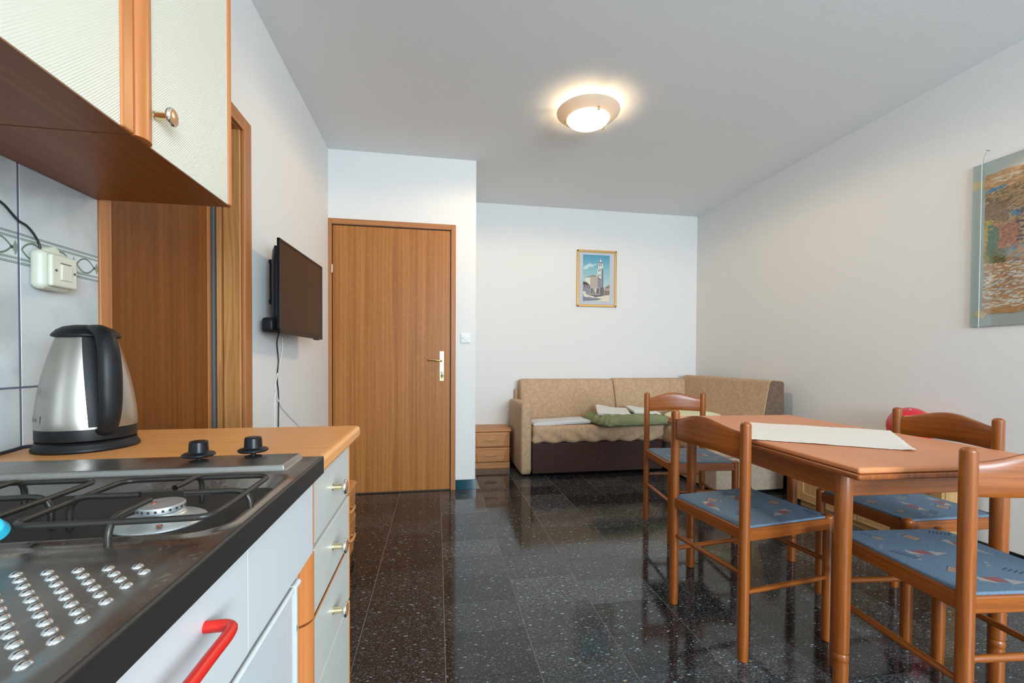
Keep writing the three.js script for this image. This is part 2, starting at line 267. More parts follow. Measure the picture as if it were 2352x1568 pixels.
// ---------------------------------------------------------------- doorway beside the kitchen
{
  const d = structGroup('door_2', 0, 0, 0);
  // casing on the room side of the wall
  const c1 = XL, c2 = XL + 0.014;
  part(d, 'casing', [uvBox(bx(c1, c2, 0, 2.003, -2.035, -1.965, 0.004), 'y'), uvBox(bx(c1, c2, 0, 2.003, -1.216, -1.178, 0.003), 'y'), uvBox(bx(c1, c2, 1.947, 2.003, -1.965, -1.216, 0.004), 'z')], M.frame);
  part(d, 'jamb', [uvBox(bx(XL - 0.065, XL, 0, OY, -1.99, -1.955, 0.004), 'y'), uvBox(bx(XL - 0.065, XL, 0, OY, -1.22, -1.195, 0.003), 'y'), uvBox(bx(XL - 0.065, XL, OY - 0.01, OY + 0.02, -1.96, -1.22, 0.003), 'z')], M.pine);
  part(d, 'door_stop', [uvBox(bx(XL - 0.084, XL - 0.068, 0, OY, -1.985, -1.942, 0.002), 'y'), uvBox(bx(XL - 0.084, XL - 0.068, OY - 0.025, OY + 0.01, -1.95, -1.22, 0.002), 'z')], M.pine);
  part(d, 'seal', [bx(XL - 0.1, XL - 0.086, 0, OY, -1.952, -1.930, 0.004)], M.rubber);
  part(d, 'shadow_gap', [bx(XL - 0.2, XL - 0.09, 0, OY, -1.99, -1.955, 0)], M.dark);
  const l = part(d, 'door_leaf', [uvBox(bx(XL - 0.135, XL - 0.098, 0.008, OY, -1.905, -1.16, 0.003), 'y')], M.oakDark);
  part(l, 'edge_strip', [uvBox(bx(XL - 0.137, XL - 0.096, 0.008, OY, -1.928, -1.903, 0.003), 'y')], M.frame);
}

// ---------------------------------------------------------------- kitchen wall tiles
{
  const marble = dataTex(512, 512, (u, v) => { const a = fbm(u * 5, v * 5, 5, 5), k = smooth(0.3, 0.7, a); return mix3([200, 203, 202], [176, 180, 180], k); }, true, 0.5);
  const glaze = std({ map: marble, roughness: 0.16, specularIntensity: 0.9 });
  const border = canvasTex(512, 140, (c, w, h) => {
    c.fillStyle = '#cdd2d2'; c.fillRect(0, 0, w, h);
    const g = '#69796a', gl = '#a4ada6';
    c.fillStyle = '#8b958e'; c.fillRect(0, 2, w, 7); c.fillRect(0, h - 9, w, 7);
    c.fillStyle = gl; c.fillRect(0, 15, w, 15); c.fillRect(0, h - 30, w, 15);
    c.fillStyle = '#6f7b73'; for (let x = 0; x < w; x += 11) { c.beginPath(); c.arc(x + 5, 22, 3.4, 0, 7); c.fill(); c.beginPath(); c.arc(x + 5, h - 22, 3.4, 0, 7); c.fill(); }
    c.lineWidth = 9; c.strokeStyle = g;
    for (let k = 0; k < 3; k++) { const x0 = k * w / 3, x1 = x0 + w / 3 - 34, m = (x0 + x1) / 2; c.beginPath(); c.moveTo(x0 + 8, h / 2); c.quadraticCurveTo(m, -6, x1, h / 2); c.stroke(); c.beginPath(); c.moveTo(x0 + 8, h / 2); c.quadraticCurveTo(m, h + 6, x1, h / 2); c.stroke(); c.fillStyle = '#7f8d7c'; c.beginPath(); const q = x1 + 21; c.moveTo(q, 34); c.lineTo(q + 17, h / 2); c.lineTo(q, h - 34); c.lineTo(q - 17, h / 2); c.fill(); c.fillStyle = '#2e3a44'; for (const t of [x1 + 2, x1 + 40]) { c.beginPath(); c.arc(t, h / 2, 8, 0, 7); c.fill(); } }
  });
  const borderMat = std({ map: border, roughness: 0.16 });
  const w = struct('wall_kitchen', bx(XL, XL + 0.0086, 0.7, 1.62, -1.177, 0.42, 0), M.tileGrout);
  const rows = [[0.729, 0.9595], [0.963, 1.1955], [1.1963, 1.2535], [1.2543, 1.487]];
  for (let k = 0; k < 8; k++) {
    const z1 = -0.98 + 0.2 * k - 0.0022, z0 = z1 - (k === 0 ? 0.195 : 0.1956);
    rows.forEach(([a, b], r) => {
      const g = bx(XL + 0.004, XL + 0.0095, a, b, z0, z1, 0.0012);
      if (r === 2) { const geo = g.toNonIndexed ? (g.index ? g.toNonIndexed() : g) : g, p = geo.attributes.position, uv = geo.attributes.uv; for (let i = 0; i < p.count; i++) uv.setXY(i, (z1 - p.getZ(i)) / (z1 - z0), (p.getY(i) - a) / (b - a)); part(w, 'tile', geo, borderMat, r === 2 ? 'border tile printed with grey green interlaced ovals' : undefined); } else part(w, 'tile', uvBox(g, 'y', k * 0.13, r * 0.21), glaze);
    });
  }
}
// ---------------------------------------------------------------- kitchen: worktop, steel unit, base units
const TOP = 0.845, XFRONT = -0.197;
{
  // worktop: square end by the doorway with a rounded nose along the front
  const sh = new THREE.Shape(); const th = 0.031;
  sh.moveTo(XL + 0.011, TOP - th); sh.lineTo(XFRONT - 0.012, TOP - th); sh.quadraticCurveTo(XFRONT, TOP - th, XFRONT, TOP - th + 0.012); sh.lineTo(XFRONT, TOP - 0.012); sh.quadraticCurveTo(XFRONT, TOP, XFRONT - 0.012, TOP); sh.lineTo(XL + 0.011, TOP); sh.closePath();
  const g = new THREE.ExtrudeGeometry(sh, { depth: 0.369, bevelEnabled: true, bevelThickness: 0.003, bevelSize: 0.003, bevelSegments: 2, bevelOffset: -0.003, curveSegments: 8 }); g.translate(0, 0, -1.192);
  single('worktop', 'beech wood laminate worktop with a rounded front edge under the kettle', 'worktop', uvBox(g, 'x'), M.beech);
}
// steel hob and drainer sheet
const hob = thing('steel_hob_unit', 'stainless steel hob and drainer top with dimples and a dark reflection painted on its front edge', 'hob', [0, 0, 0]);
{
  const ST = TOP + 0.002, tx0 = -0.70, tx1 = -0.213, tz0 = -0.69, tz1 = -0.474, zEnd = 0.3, zFar = -0.818, dp = 0.015;
  const inRect = (x, z, m) => { const cx = (tx0 + tx1) / 2, cz = (tz0 + tz1) / 2, hx = (tx1 - tx0) / 2 - 0.03, hz = (tz1 - tz0) / 2 - 0.03; const qx = Math.max(Math.abs(x - cx) - hx, 0), qz = Math.max(Math.abs(z - cz) - hz, 0); return Math.hypot(qx, qz) - 0.03; };
  const basin = (x, z) => { const hx = 0.19, hz = 0.2; const qx = Math.max(Math.abs(x + 0.5) - hx, 0), qz = Math.max(Math.abs(z - 0.05) - hz, 0); return Math.hypot(qx, qz) - 0.04; };
  const height = (x, z) => {
    const d = inRect(x, z);
    let y = ST;
    y += 0.0035 * Math.exp(-Math.pow((d - 0.006) / 0.0045, 2));                     // bead round the tray
    y -= dp * smooth(0.002, -0.018, d);
    const px = Math.min(x + 0.74, -0.232 - x), pz = Math.min(z + 0.806, -0.722 - z); const e = Math.min(px, pz);  // raised plate under the knobs
    y += 0.009 * smooth(-0.003, 0.001, e);
    // shallow drainer field with a raised edge towards the front
    if (z > -0.455) { const f = Math.min(-0.214 - x, z + 0.452, x + 0.75); y -= 0.003 * smooth(0.0, 0.02, f); }
    return y;
  };
  const xs = [], zs = []; for (let x = XL + 0.012; x < XFRONT - 0.004; x += x > -0.26 ? 0.0016 : 0.0045) xs.push(x); xs.push(XFRONT - 0.003); for (let z = zFar; z < -0.2; z += z < -0.70 || (z > -0.5 && z < -0.45) ? 0.0012 : 0.004) zs.push(z); for (let z = -0.2; z <= zEnd; z += 0.02) zs.push(z);
  const pos = [], idx = []; for (const z of zs) for (const x of xs) pos.push(x, height(x, z), z);
  const n = xs.length; for (let j = 0; j + 1 < zs.length; j++) for (let i = 0; i + 1 < n; i++) { const a = j * n + i; idx.push(a, a + n, a + 1, a + 1, a + n, a + n + 1); }
  const g = new THREE.BufferGeometry(); g.setAttribute('position', new THREE.Float32BufferAttribute(pos, 3)); g.setIndex(idx); g.computeVertexNormals();
  const uv = []; for (let i = 0; i < pos.length; i += 3) uv.push(pos[i], pos[i + 2]); g.setAttribute('uv', new THREE.Float32BufferAttribute(uv, 2));
  const nose = new THREE.Shape(); nose.moveTo(XFRONT - 0.008, ST - 0.004); nose.lineTo(XFRONT - 0.008, ST - 0.031); nose.lineTo(XFRONT - 0.001, ST - 0.031); nose.lineTo(XFRONT + 0.0005, ST - 0.0295); nose.lineTo(XFRONT + 0.0005, ST - 0.003); nose.quadraticCurveTo(XFRONT + 0.0005, ST + 0.0004, XFRONT - 0.003, ST + 0.0002); nose.closePath();
  const ng = new THREE.ExtrudeGeometry(nose, { depth: zEnd - zFar, bevelEnabled: false, curveSegments: 6 }); ng.translate(0, 0, zFar);
  part(hob, 'steel_sheet', g, M.steel);
  part(hob, 'front_edge', uvBox(ng, 'z'), std({ color: new THREE.Color(0.10, 0.095, 0.09), metalness: 0.9, roughness: 0.5 }), 'steel front edge with a dark reflection put into its colour');  // dark base colour paints in the reflection on the upright steel lip
  part(hob, 'carcass', bx(XL + 0.012, XFRONT - 0.01, ST - 0.03, ST - 0.013, zFar + 0.002, zEnd, 0), M.dark);
  // dimples pressed into the drainer
  const dimple = new THREE.SphereGeometry(0.0046, 12, 6, 0, Math.PI * 2, 0, Math.PI / 2); dimple.scale(1, 0.72, 1);
  const shiny = std({ color: new THREE.Color(0.75, 0.75, 0.74), metalness: 1, roughness: 0.16 });
  for (let k = -3; k <= 4; k++) for (let j = 0; j < 2 * (4 - k) + 2; j++) { const x = -0.334 + 0.0217 * k + 0.0113 * j, z = -0.413 + 0.0112 * j; if (z > -0.24) continue; const m = part(hob, 'dimple', dimple, shiny); m.position.set(x, height(x, z) - 0.0004, z); }
  // burners
  for (const [bxp, bz, s] of [[-0.307, -0.553, 0.84], [-0.53, -0.575, 0.75]]) {
    const y0 = height(bxp, bz);
    const b = new THREE.Group(); b.name = 'burner'; b.position.set(bxp, y0, bz); b.scale.set(s, s * 0.85, s); hob.add(b);
    const dish = lathe([[0.0001, 0], [0.05, 0], [0.0525, 0.003], [0.052, 0.006], [0.046, 0.010], [0.036, 0.013], [0.029, 0.015], [0.0265, 0.019], [0.026, 0.024], [0.0001, 0.024]], 40); dish.scale(1, 1, 0.96);
    part(b, 'burner_base', dish, M.alu);
    part(b, 'burner_cap', lathe([[0.0001, 0.023], [0.0265, 0.023], [0.0272, 0.025], [0.0272, 0.0315], [0.026, 0.033], [0.0001, 0.034]], 40), M.alu);
    const holes = []; for (let k = 0; k < 22; k++) { const t = k / 22 * Math.PI * 2; holes.push(xf(box(0.0028, 0.0036, 0.001, 0, 0, 0, 0.0004, 1), Math.sin(t) * 0.0271, 0.0275, Math.cos(t) * 0.0271, 0, t)); }
    part(b, 'flame_holes', holes, M.dark);
    part(b, 'screw', xf(cyl(0.0035, 0.0035, 0.002, 10), 0.02, 0.013, 0.04), M.copper); part(b, 'screw', xf(cyl(0.003, 0.003, 0.002, 10), -0.006, 0.0345, 0.004), M.copper);
  }
  // control knobs on stems
  for (const [kx, kz] of [[-0.371, -0.765], [-0.301, -0.79]]) {
    const k = new THREE.Group(); k.name = 'knob'; k.position.set(kx, height(kx, kz), kz); hob.add(k);
    part(k, 'stem', lathe([[0.0001, 0], [0.004, 0], [0.004, 0.014], [0.0001, 0.014]], 14), M.wire);
    part(k, 'knob_cap', lathe([[0.0001, 0.008], [0.021, 0.0085], [0.0228, 0.010], [0.0226, 0.012], [0.0205, 0.0135], [0.0142, 0.0145], [0.0136, 0.016], [0.0128, 0.030], [0.0118, 0.0322], [0.008, 0.033], [0.0001, 0.0325]], 40), M.blackGloss);
    part(k, 'seat_ring', lathe([[0.006, 0.0002], [0.013, 0.0002], [0.013, 0.001], [0.006, 0.0012]], 24), M.dark);
  }
}
// wire pan supports
function panSupport(cx, cz, label) {
  const w = 0.083, d = 0.076, y = 0.867, yb = TOP - 0.0125, r = 0.0032;
  const t = thing('pan_support', label, 'pan support', [cx, 0, cz], 0, 'wire pan supports on the hob');
  const loop = [], cr = 0.014; const arc = (x, z, a0) => { for (let k = 0; k <= 4; k++) { const a = a0 + k / 4 * Math.PI / 2; loop.push([x + Math.cos(a) * cr, y, z + Math.sin(a) * cr]); } };
  arc(w - cr, d - cr, 0); arc(-w + cr, d - cr, Math.PI / 2); arc(-w + cr, -d + cr, Math.PI); arc(w - cr, -d + cr, 1.5 * Math.PI);
  part(t, 'wire_loop', tube(loop, r, 8, 96, true), M.wire);
  for (const [sx, sz] of [[1, 0], [-1, 0], [0, 1], [0, -1]]) {
    const e = sx ? w : d, P = (q, yy) => [sx * q, yy, sz * q];
    part(t, 'prong', tube([P(0.022, y + 0.003), P(e * 0.6, y + 0.003), P(e - 0.008, y + 0.003), P(e, y), P(e + 0.005, y - 0.008), P(e + 0.006, yb + 0.003)], r, 8, 30), M.wire);
  }
  return t;
}
panSupport(-0.297, -0.538, 'black wire pan support over the front gas burner beside the drainer');
panSupport(-0.497, -0.545, 'black wire pan support at the rear of the hob near the kettle');
// teal handle lying at the hob edge
{
  const t = thing('lighter', 'teal plastic lighter handle end with a hanging hole beside the hob wires', 'lighter', [-0.392, 0.866, -0.452], 0.15);
  const sh = new THREE.Shape(); sh.absellipse(0, 0, 0.017, 0.0095, 0, Math.PI * 2); const ho = new THREE.Path(); ho.absellipse(0.006, 0, 0.004, 0.0025, 0, Math.PI * 2); sh.holes.push(ho);
  const g = new THREE.ExtrudeGeometry(sh, { depth: 0.008, bevelEnabled: true, bevelSize: 0.003, bevelThickness: 0.003, bevelSegments: 3, curveSegments: 20 }); g.rotateX(-Math.PI / 2 + 0.9);
  part(t, 'handle', [g, xf(new THREE.CapsuleGeometry(0.0105, 0.1, 6, 16), -0.06, 0.002, 0.004, 0, 0, Math.PI / 2)], M.teal);
}
// base units under the worktop
function mushroomKnob(parent, x, y, z, s = 1) {      // faces +x
  const k = new THREE.Group(); k.name = 'knob'; k.position.set(x, y, z); k.rotation.z = -Math.PI / 2; k.scale.setScalar(s); parent.add(k);
  part(k, 'knob_stem', lathe([[0.0001, 0], [0.0075, 0], [0.0075, 0.001], [0.0062, 0.003], [0.0062, 0.019], [0.008, 0.021], [0.0001, 0.021]], 20), M.gold);
  part(k, 'knob_rim', lathe([[0.0001, 0.0195], [0.012, 0.02], [0.0145, 0.0225], [0.0148, 0.025], [0.0135, 0.0275], [0.0125, 0.028], [0.0001, 0.0275]], 28), M.chrome);
  part(k, 'knob_face', lathe([[0.0122, 0.0274], [0.0118, 0.0284], [0.007, 0.0292], [0.0001, 0.0295]], 28), M.knobFace);
  return k;
}
{
  const u = thing('drawer_unit', 'cream fronted kitchen drawer unit with gold knobs at the worktop end', 'drawer unit', [0, 0, 0]);
  part(u, 'carcass', bx(XL + 0.012, -0.236, 0.09, TOP - 0.033, -1.165, -0.80, 0.001), M.creamPlain);
  part(u, 'plinth', bx(XL + 0.05, -0.28, 0, 0.09, -1.16, -0.80, 0.001), M.cabBottom);
  const ys = [[0.684, 0.808], [0.556, 0.6755], [0.413, 0.553], [0.1, 0.41]];
  ys.forEach(([a, b], i) => {
    const dr = part(u, 'drawer', bx(-0.236, -0.217, a + 0.001, b - 0.001, -1.148, -0.829, 0.0015), M.creamPlain);
    const prof = new THREE.Shape(); prof.moveTo(0, 0); prof.lineTo(0.019, 0); prof.lineTo(0.02, 0.006); prof.quadraticCurveTo(0.017, 0.02, 0.004, 0.028); prof.lineTo(0, 0.028); prof.closePath();
    const pg = new THREE.ExtrudeGeometry(prof, { depth: b - a - 0.003, bevelEnabled: true, bevelSize: 0.0008, bevelThickness: 0.0008, bevelSegments: 1, curveSegments: 8 });
    pg.rotateX(-Math.PI / 2); pg.scale(1, 1, -1); { const ix = pg.index; const p = pg.toNonIndexed ? pg : pg; } pg.computeVertexNormals();
    const flip = pg.index ? pg.toNonIndexed() : pg; const P = flip.attributes.position; for (let q = 0; q < P.count; q += 3) { const ax = P.getX(q + 1), ay = P.getY(q + 1), az = P.getZ(q + 1); P.setXYZ(q + 1, P.getX(q + 2), P.getY(q + 2), P.getZ(q + 2)); P.setXYZ(q + 2, ax, ay, az); } flip.computeVertexNormals();
    flip.translate(-0.236, a + 0.0015, -0.829);
    part(dr, 'wood_edge', i ? uvBox(flip, 'y') : uvBox(bx(-0.235, -0.2162, a + 0.001, b - 0.001, -0.8288, -0.8255, 0.0006), 'y'), M.beechEdge);
    part(dr, 'wood_edge', uvBox(bx(-0.236, -0.2155, a + 0.001, b - 0.001, -1.156, -1.1485, 0.003), 'y'), M.beechEdge);
    if (i === 2) part(dr, 'wood_edge', uvBox(bx(-0.236, -0.2160, b - 0.004, b - 0.001, -1.148, -0.829, 0.001), 'z'), M.beechEdge);
    mushroomKnob(dr, -0.217, [0.747, 0.62, 0.483, 0.25][i], -0.975, 1.05);
  });
}
{
  const f = thing('sink_cabinet_front', 'white panel front under the steel top with a bright red bar handle', 'cabinet', [0, 0, 0]);
  part(f, 'panel', bx(-0.232, -0.2155, 0.677, 0.814, -0.8185, -0.5492, 0.0005), M.whitePanel);
  part(f, 'drawer_front', bx(-0.232, -0.215, 0.677, 0.814, -0.5474, 0.28, 0.0005), M.whitePanel);
  part(f, 'carcass', bx(XL + 0.012, -0.2325, 0.684, 0.812, -0.797, 0.28, 0.001), std({ color: new THREE.Color(0.12, 0.07, 0.09), roughness: 0.6 }));
  part(f, 'handle', tube([[-0.216, 0.766, -0.452], [-0.207, 0.766, -0.452], [-0.197, 0.766, -0.4515], [-0.191, 0.766, -0.448], [-0.1885, 0.766, -0.44], [-0.1885, 0.766, -0.4], [-0.1885, 0.766, -0.3], [-0.1885, 0.766, -0.24], [-0.1885, 0.766, -0.15], [-0.191, 0.766, -0.142], [-0.197, 0.766, -0.1385], [-0.207, 0.766, -0.138], [-0.216, 0.766, -0.138]], 0.0056, 14, 120), M.red, 'bright red bar handle');
}
{
  const f = thing('fridge', 'small white fridge standing below the white panels beside the drawer unit', 'fridge', [0, 0, 0]);
  part(f, 'body', bx(XL + 0.02, -0.262, 0.01, 0.655, -0.797, -0.22, 0.006, 3), M.fridge);
  part(f, 'door', [bx(-0.262, -0.236, 0.05, 0.648, -0.777, -0.23, 0.006, 3)], M.fridge);
  part(f, 'top_trim', [xf(new THREE.CapsuleGeometry(0.0042, 0.50, 4, 12), -0.2262, 0.650, -0.506, Math.PI / 2), xf(cyl(0.0054, 0.0054, 0.024, 12), -0.2262, 0.650, -0.757, Math.PI / 2)], M.whitePlastic);
  part(f, 'side_frame', [bx(-0.262, -0.2345, 0.01, 0.67, -0.7985, -0.790, 0.001)], M.fridge);
  part(f, 'hinge', bx(-0.2375, -0.2345, 0.552, 0.564, -0.7955, -0.791, 0.0008), M.alu);
}
// ---------------------------------------------------------------- wall cabinets
{
  const yb = 1.385, yt = 2.12, xf0 = -0.513, xd = -0.494;
  const far = thing('wall_cabinet', 'cream wall cabinet with a round amber knob nearest the doorway', 'wall cabinet', [0, 0, 0], 0, 'kitchen wall cabinets');
  const near = thing('wall_cabinet', 'cream wall cabinet without a visible knob at the upper left corner', 'wall cabinet', [0, 0, 0], 0, 'kitchen wall cabinets');
  const profile = (z0, z1, bulge, y0) => { // rounded vertical moulding between z0 (near) and z1 (far)
    const s = new THREE.Shape(); const L = z0 - z1; s.moveTo(xf0, 0); s.lineTo(xd + 0.003, 0.001); s.bezierCurveTo(xd + 0.003 + bulge, L * 0.15, xd + 0.003 + bulge, L * 0.65, xd + 0.004, L * 0.92); s.lineTo(xd + 0.002, L); s.lineTo(xf0, L); s.closePath();
    const g = new THREE.ExtrudeGeometry(s, { depth: yt - y0, bevelEnabled: false, curveSegments: 14 }); g.rotateX(-Math.PI / 2); g.translate(0, y0, z0); return uvBox(g, 'y');
  };
  const unit = (t, z0, z1, edge0, bulge) => {
    part(t, 'carcass', uvBox(bx(XL + 0.01, xf0 - 0.001, yb + 0.018, yt, z1 + 0.002, z0 - 0.002, 0.001), 'y'), M.cream);
    part(t, 'bottom_panel', [uvBox(bx(XL + 0.01, xf0 - 0.001, yb, yb + 0.018, z1, z0 - 0.001, 0.001), 'z'), uvBox(bx(xf0 - 0.002, xd - 0.0004, yb, yb + 0.0018, z1, z0 - 0.001, 0.0004), 'z')], M.cabBottom);
    return part(t, 'door', uvBox(bx(xf0, xd, yb + 0.002, yt, z1 + 0.0155, z0 - edge0, 0.0006), 'y'), M.cream);
  };
  let d = unit(far, -0.823, -1.172, 0.045);
  part(d, 'wood_edge', profile(-0.824, -0.868, 0.012, yb + 0.002), M.beechEdge);
  part(d, 'wood_edge', uvBox(bx(xf0, xd + 0.003, yb + 0.002, yt, -1.172, -1.157, 0.003), 'y'), M.beechEdge);
  mushroomKnob(d, xd, 1.449, -0.882, 1.1);
  d = unit(near, -0.25, -0.8215, 0.02);
  part(d, 'wood_edge', [uvBox(bx(xf0, xd + 0.004, yb + 0.001, yt, -0.8215, -0.794, 0.004, 3), 'y')], M.beechEdge);
}
// ---------------------------------------------------------------- switch and cables on the tiles
{
  const t = thing('light_switch', 'ivory surface mounted rocker switch on the kitchen tile border', 'switch', [XL + 0.0095, 1.192, -1.034], Math.PI / 2);
  part(t, 'back_box', [box(0.078, 0.078, 0.026, 0, 0, 0.013, 0.012, 4), xf(cyl(0.013, 0.013, 0.02, 20), -0.004, 0.036, 0.011, Math.PI / 2)], M.ivory);
  part(t, 'cover_plate', box(0.064, 0.064, 0.010, 0.002, 0, 0.030, 0.009, 4), M.ivory);
  part(t, 'rocker', [xf(box(0.025, 0.031, 0.006, 0.003, 0, 0.0355, 0.0015), 0, 0, 0, 0.06)], M.ivory);
  part(t, 'rocker_gap', [bx(-0.009, 0.016, 0.0155, 0.0167, 0.034, 0.0362, 0), bx(-0.009, 0.016, -0.0175, -0.0157, 0.034, 0.0364, 0)], M.dark);
  for (const sx of [-0.0195, 0.025]) part(t, 'screw', xf(cyl(0.0026, 0.0026, 0.002, 12), sx, 0, 0.035, Math.PI / 2), M.rubber);
  single('switch_cable', 'thin black cable bending down across the tiles to the ivory switch', 'cable', tube([[-0.774, 1.225, -1.018], [-0.776, 1.245, -1.016], [-0.7765, 1.262, -1.004], [-0.7765, 1.272, -0.99], [-0.7765, 1.276, -0.975], [-0.7765, 1.285, -0.962], [-0.7765, 1.297, -0.946], [-0.7765, 1.306, -0.92], [-0.7765, 1.33, -0.86]], 0.0021, 8, 60), M.cordBlack);
}
// ---------------------------------------------------------------- kettle
{
  const kx = -0.669, kz = -0.979;
  const t = thing('kettle', 'brushed steel electric kettle with black lid and handle on worktop', 'kettle', [kx, TOP, kz], Math.atan2(-kx, -kz) + 0.33);   // +z looks to the camera, turned a little
  part(t, 'power_base', lathe([[0.0001, 0], [0.077, 0], [0.0785, 0.003], [0.077, 0.007], [0.0735, 0.013], [0.0725, 0.0185], [0.0001, 0.0185]], 56), M.black);
  part(t, 'base_collar', lathe([[0.0001, 0.0195], [0.0715, 0.0195], [0.073, 0.022], [0.073, 0.041], [0.0725, 0.0425], [0.0001, 0.0425]], 56), M.black);
  const prof = []; for (let k = 0; k <= 20; k++) { const s = k / 20; prof.push([0.0738 - 0.030 * Math.pow(s, 1.75) - 0.0005 * (k === 0 ? 1 : 0), 0.042 + 0.170 * s]); }
  const bodyG = lathe(prof, 72);
  part(t, 'body', uvCyl(bodyG, 0.07), M.kettleSteel);
  part(t, 'lid', lathe([[0.0001, 0.2125], [0.047, 0.2125], [0.0505, 0.2145], [0.0495, 0.218], [0.043, 0.2265], [0.033, 0.233], [0.018, 0.2365], [0.0001, 0.2375]], 48), M.black);
  // handle: a filled black web on the body and a bowed grip, seen almost end on
  const grip = []; const gp = [[0.034, 0.226], [0.055, 0.224], [0.076, 0.212], [0.088, 0.186], [0.0935, 0.15], [0.0945, 0.115], [0.0935, 0.085], [0.089, 0.06], [0.080, 0.043], [0.068, 0.038]];
  const curve = new THREE.CatmullRomCurve3(gp.map(([z, y]) => new THREE.Vector3(0, y, z)), false, 'centripetal');
  const gg = new THREE.TubeGeometry(curve, 60, 0.011, 20, false); { const p = gg.attributes.position; for (let i = 0; i < p.count; i++) { const y = p.getY(i); p.setX(i, p.getX(i) * (1.35 + 0.25 * Math.sin(clamp((y - 0.04) / 0.18) * Math.PI))); } gg.computeVertexNormals(); }
  const cap0 = new THREE.SphereGeometry(0.011, 16, 10); cap0.scale(1.35, 1, 1); cap0.translate(0, 0.038, 0.068); const cap1 = new THREE.SphereGeometry(0.011, 16, 10); cap1.scale(1.35, 1, 1); cap1.translate(0, 0.226, 0.034);
  part(t, 'handle', [gg, cap0, cap1], M.black);
  // dark strip set into the body behind the grip
  const strip = []; { const pos = [], idx = [], nu = 8, nv = 20; for (let j = 0; j <= nv; j++) { const s = j / nv, y = 0.046 + 0.166 * s, r = 0.0738 - 0.030 * Math.pow((y - 0.042) / 0.17, 1.75) + 0.0016; for (let i = 0; i <= nu; i++) { const a = (i / nu - 0.5) * 0.62 * (0.75 + 0.35 * s) * 1.2; pos.push(Math.sin(a) * r - 0.004, y, Math.cos(a) * r); } } for (let j = 0; j < nv; j++) for (let i = 0; i < nu; i++) { const a = j * (nu + 1) + i; idx.push(a, a + 1, a + nu + 1, a + 1, a + nu + 2, a + nu + 1); } const g = new THREE.BufferGeometry(); g.setAttribute('position', new THREE.Float32BufferAttribute(pos, 3)); g.setIndex(idx); g.computeVertexNormals(); g.setAttribute('uv', new THREE.Float32BufferAttribute(pos.flatMap((_, i) => i % 3 === 0 ? [pos[i], pos[i + 1]] : []), 2)); strip.push(g); }
  part(t, 'water_window', strip, M.black, 'black strip on the body behind the handle');
  part(t, 'spout', [xf(new THREE.ConeGeometry(0.022, 0.03, 20), 0, 0.202, -0.043, 0.9)], M.kettleSteel);
  part(t, 'indicator', xf(cyl(0.003, 0.003, 0.002, 12), 0.002, 0.045, 0.0795, Math.PI / 2), M.chrome);
  // printed brand lettering low on the side, running out of sight round the body
  const txt = canvasTex(256, 80, (c, w, h) => { c.fillStyle = '#b9b2a6'; c.fillRect(0, 0, w, h); c.fillStyle = '#2b3550'; c.font = 'bold 66px sans-serif'; c.textBaseline = 'middle'; c.textAlign = 'center'; c.fillText('iskra', w / 2, h / 2); });
  const am = []; { const pos = [], uvs = [], idx = [], n = 12, a0 = -1.94, a1 = -1.34; for (let i = 0; i <= n; i++) for (const [v, y] of [[0, 0.0555], [1, 0.0685]]) { const a = a0 + (a1 - a0) * i / n, r = 0.0738 - 0.030 * Math.pow((y - 0.042) / 0.17, 1.75) + 0.0005; pos.push(Math.sin(a) * r, y, Math.cos(a) * r); uvs.push(i / n, v); } for (let i = 0; i < n; i++) { const a = i * 2; idx.push(a, a + 2, a + 1, a + 1, a + 2, a + 3); } const g = new THREE.BufferGeometry(); g.setAttribute('position', new THREE.Float32BufferAttribute(pos, 3)); g.setAttribute('uv', new THREE.Float32BufferAttribute(uvs, 2)); g.setIndex(idx); g.computeVertexNormals(); am.push(g); }
  part(t, 'brand_print', am, std({ map: txt, metalness: 0.9, roughness: 0.4 }));
  intoParent(t, 'cord', [tube([[-0.743, TOP + 0.007, -0.962], [-0.752, TOP + 0.008, -0.95], [-0.757, TOP + 0.0055, -0.935], [-0.756, TOP + 0.0045, -0.90], [-0.748, TOP + 0.012, -0.845], [-0.735, TOP + 0.0165, -0.80]], 0.0034, 8, 40), xf(new THREE.CapsuleGeometry(0.012, 0.024, 6, 14), -0.727, TOP + 0.0245, -0.785, 1.45, 0.3)], M.cordBlack, 'black power cord');
}
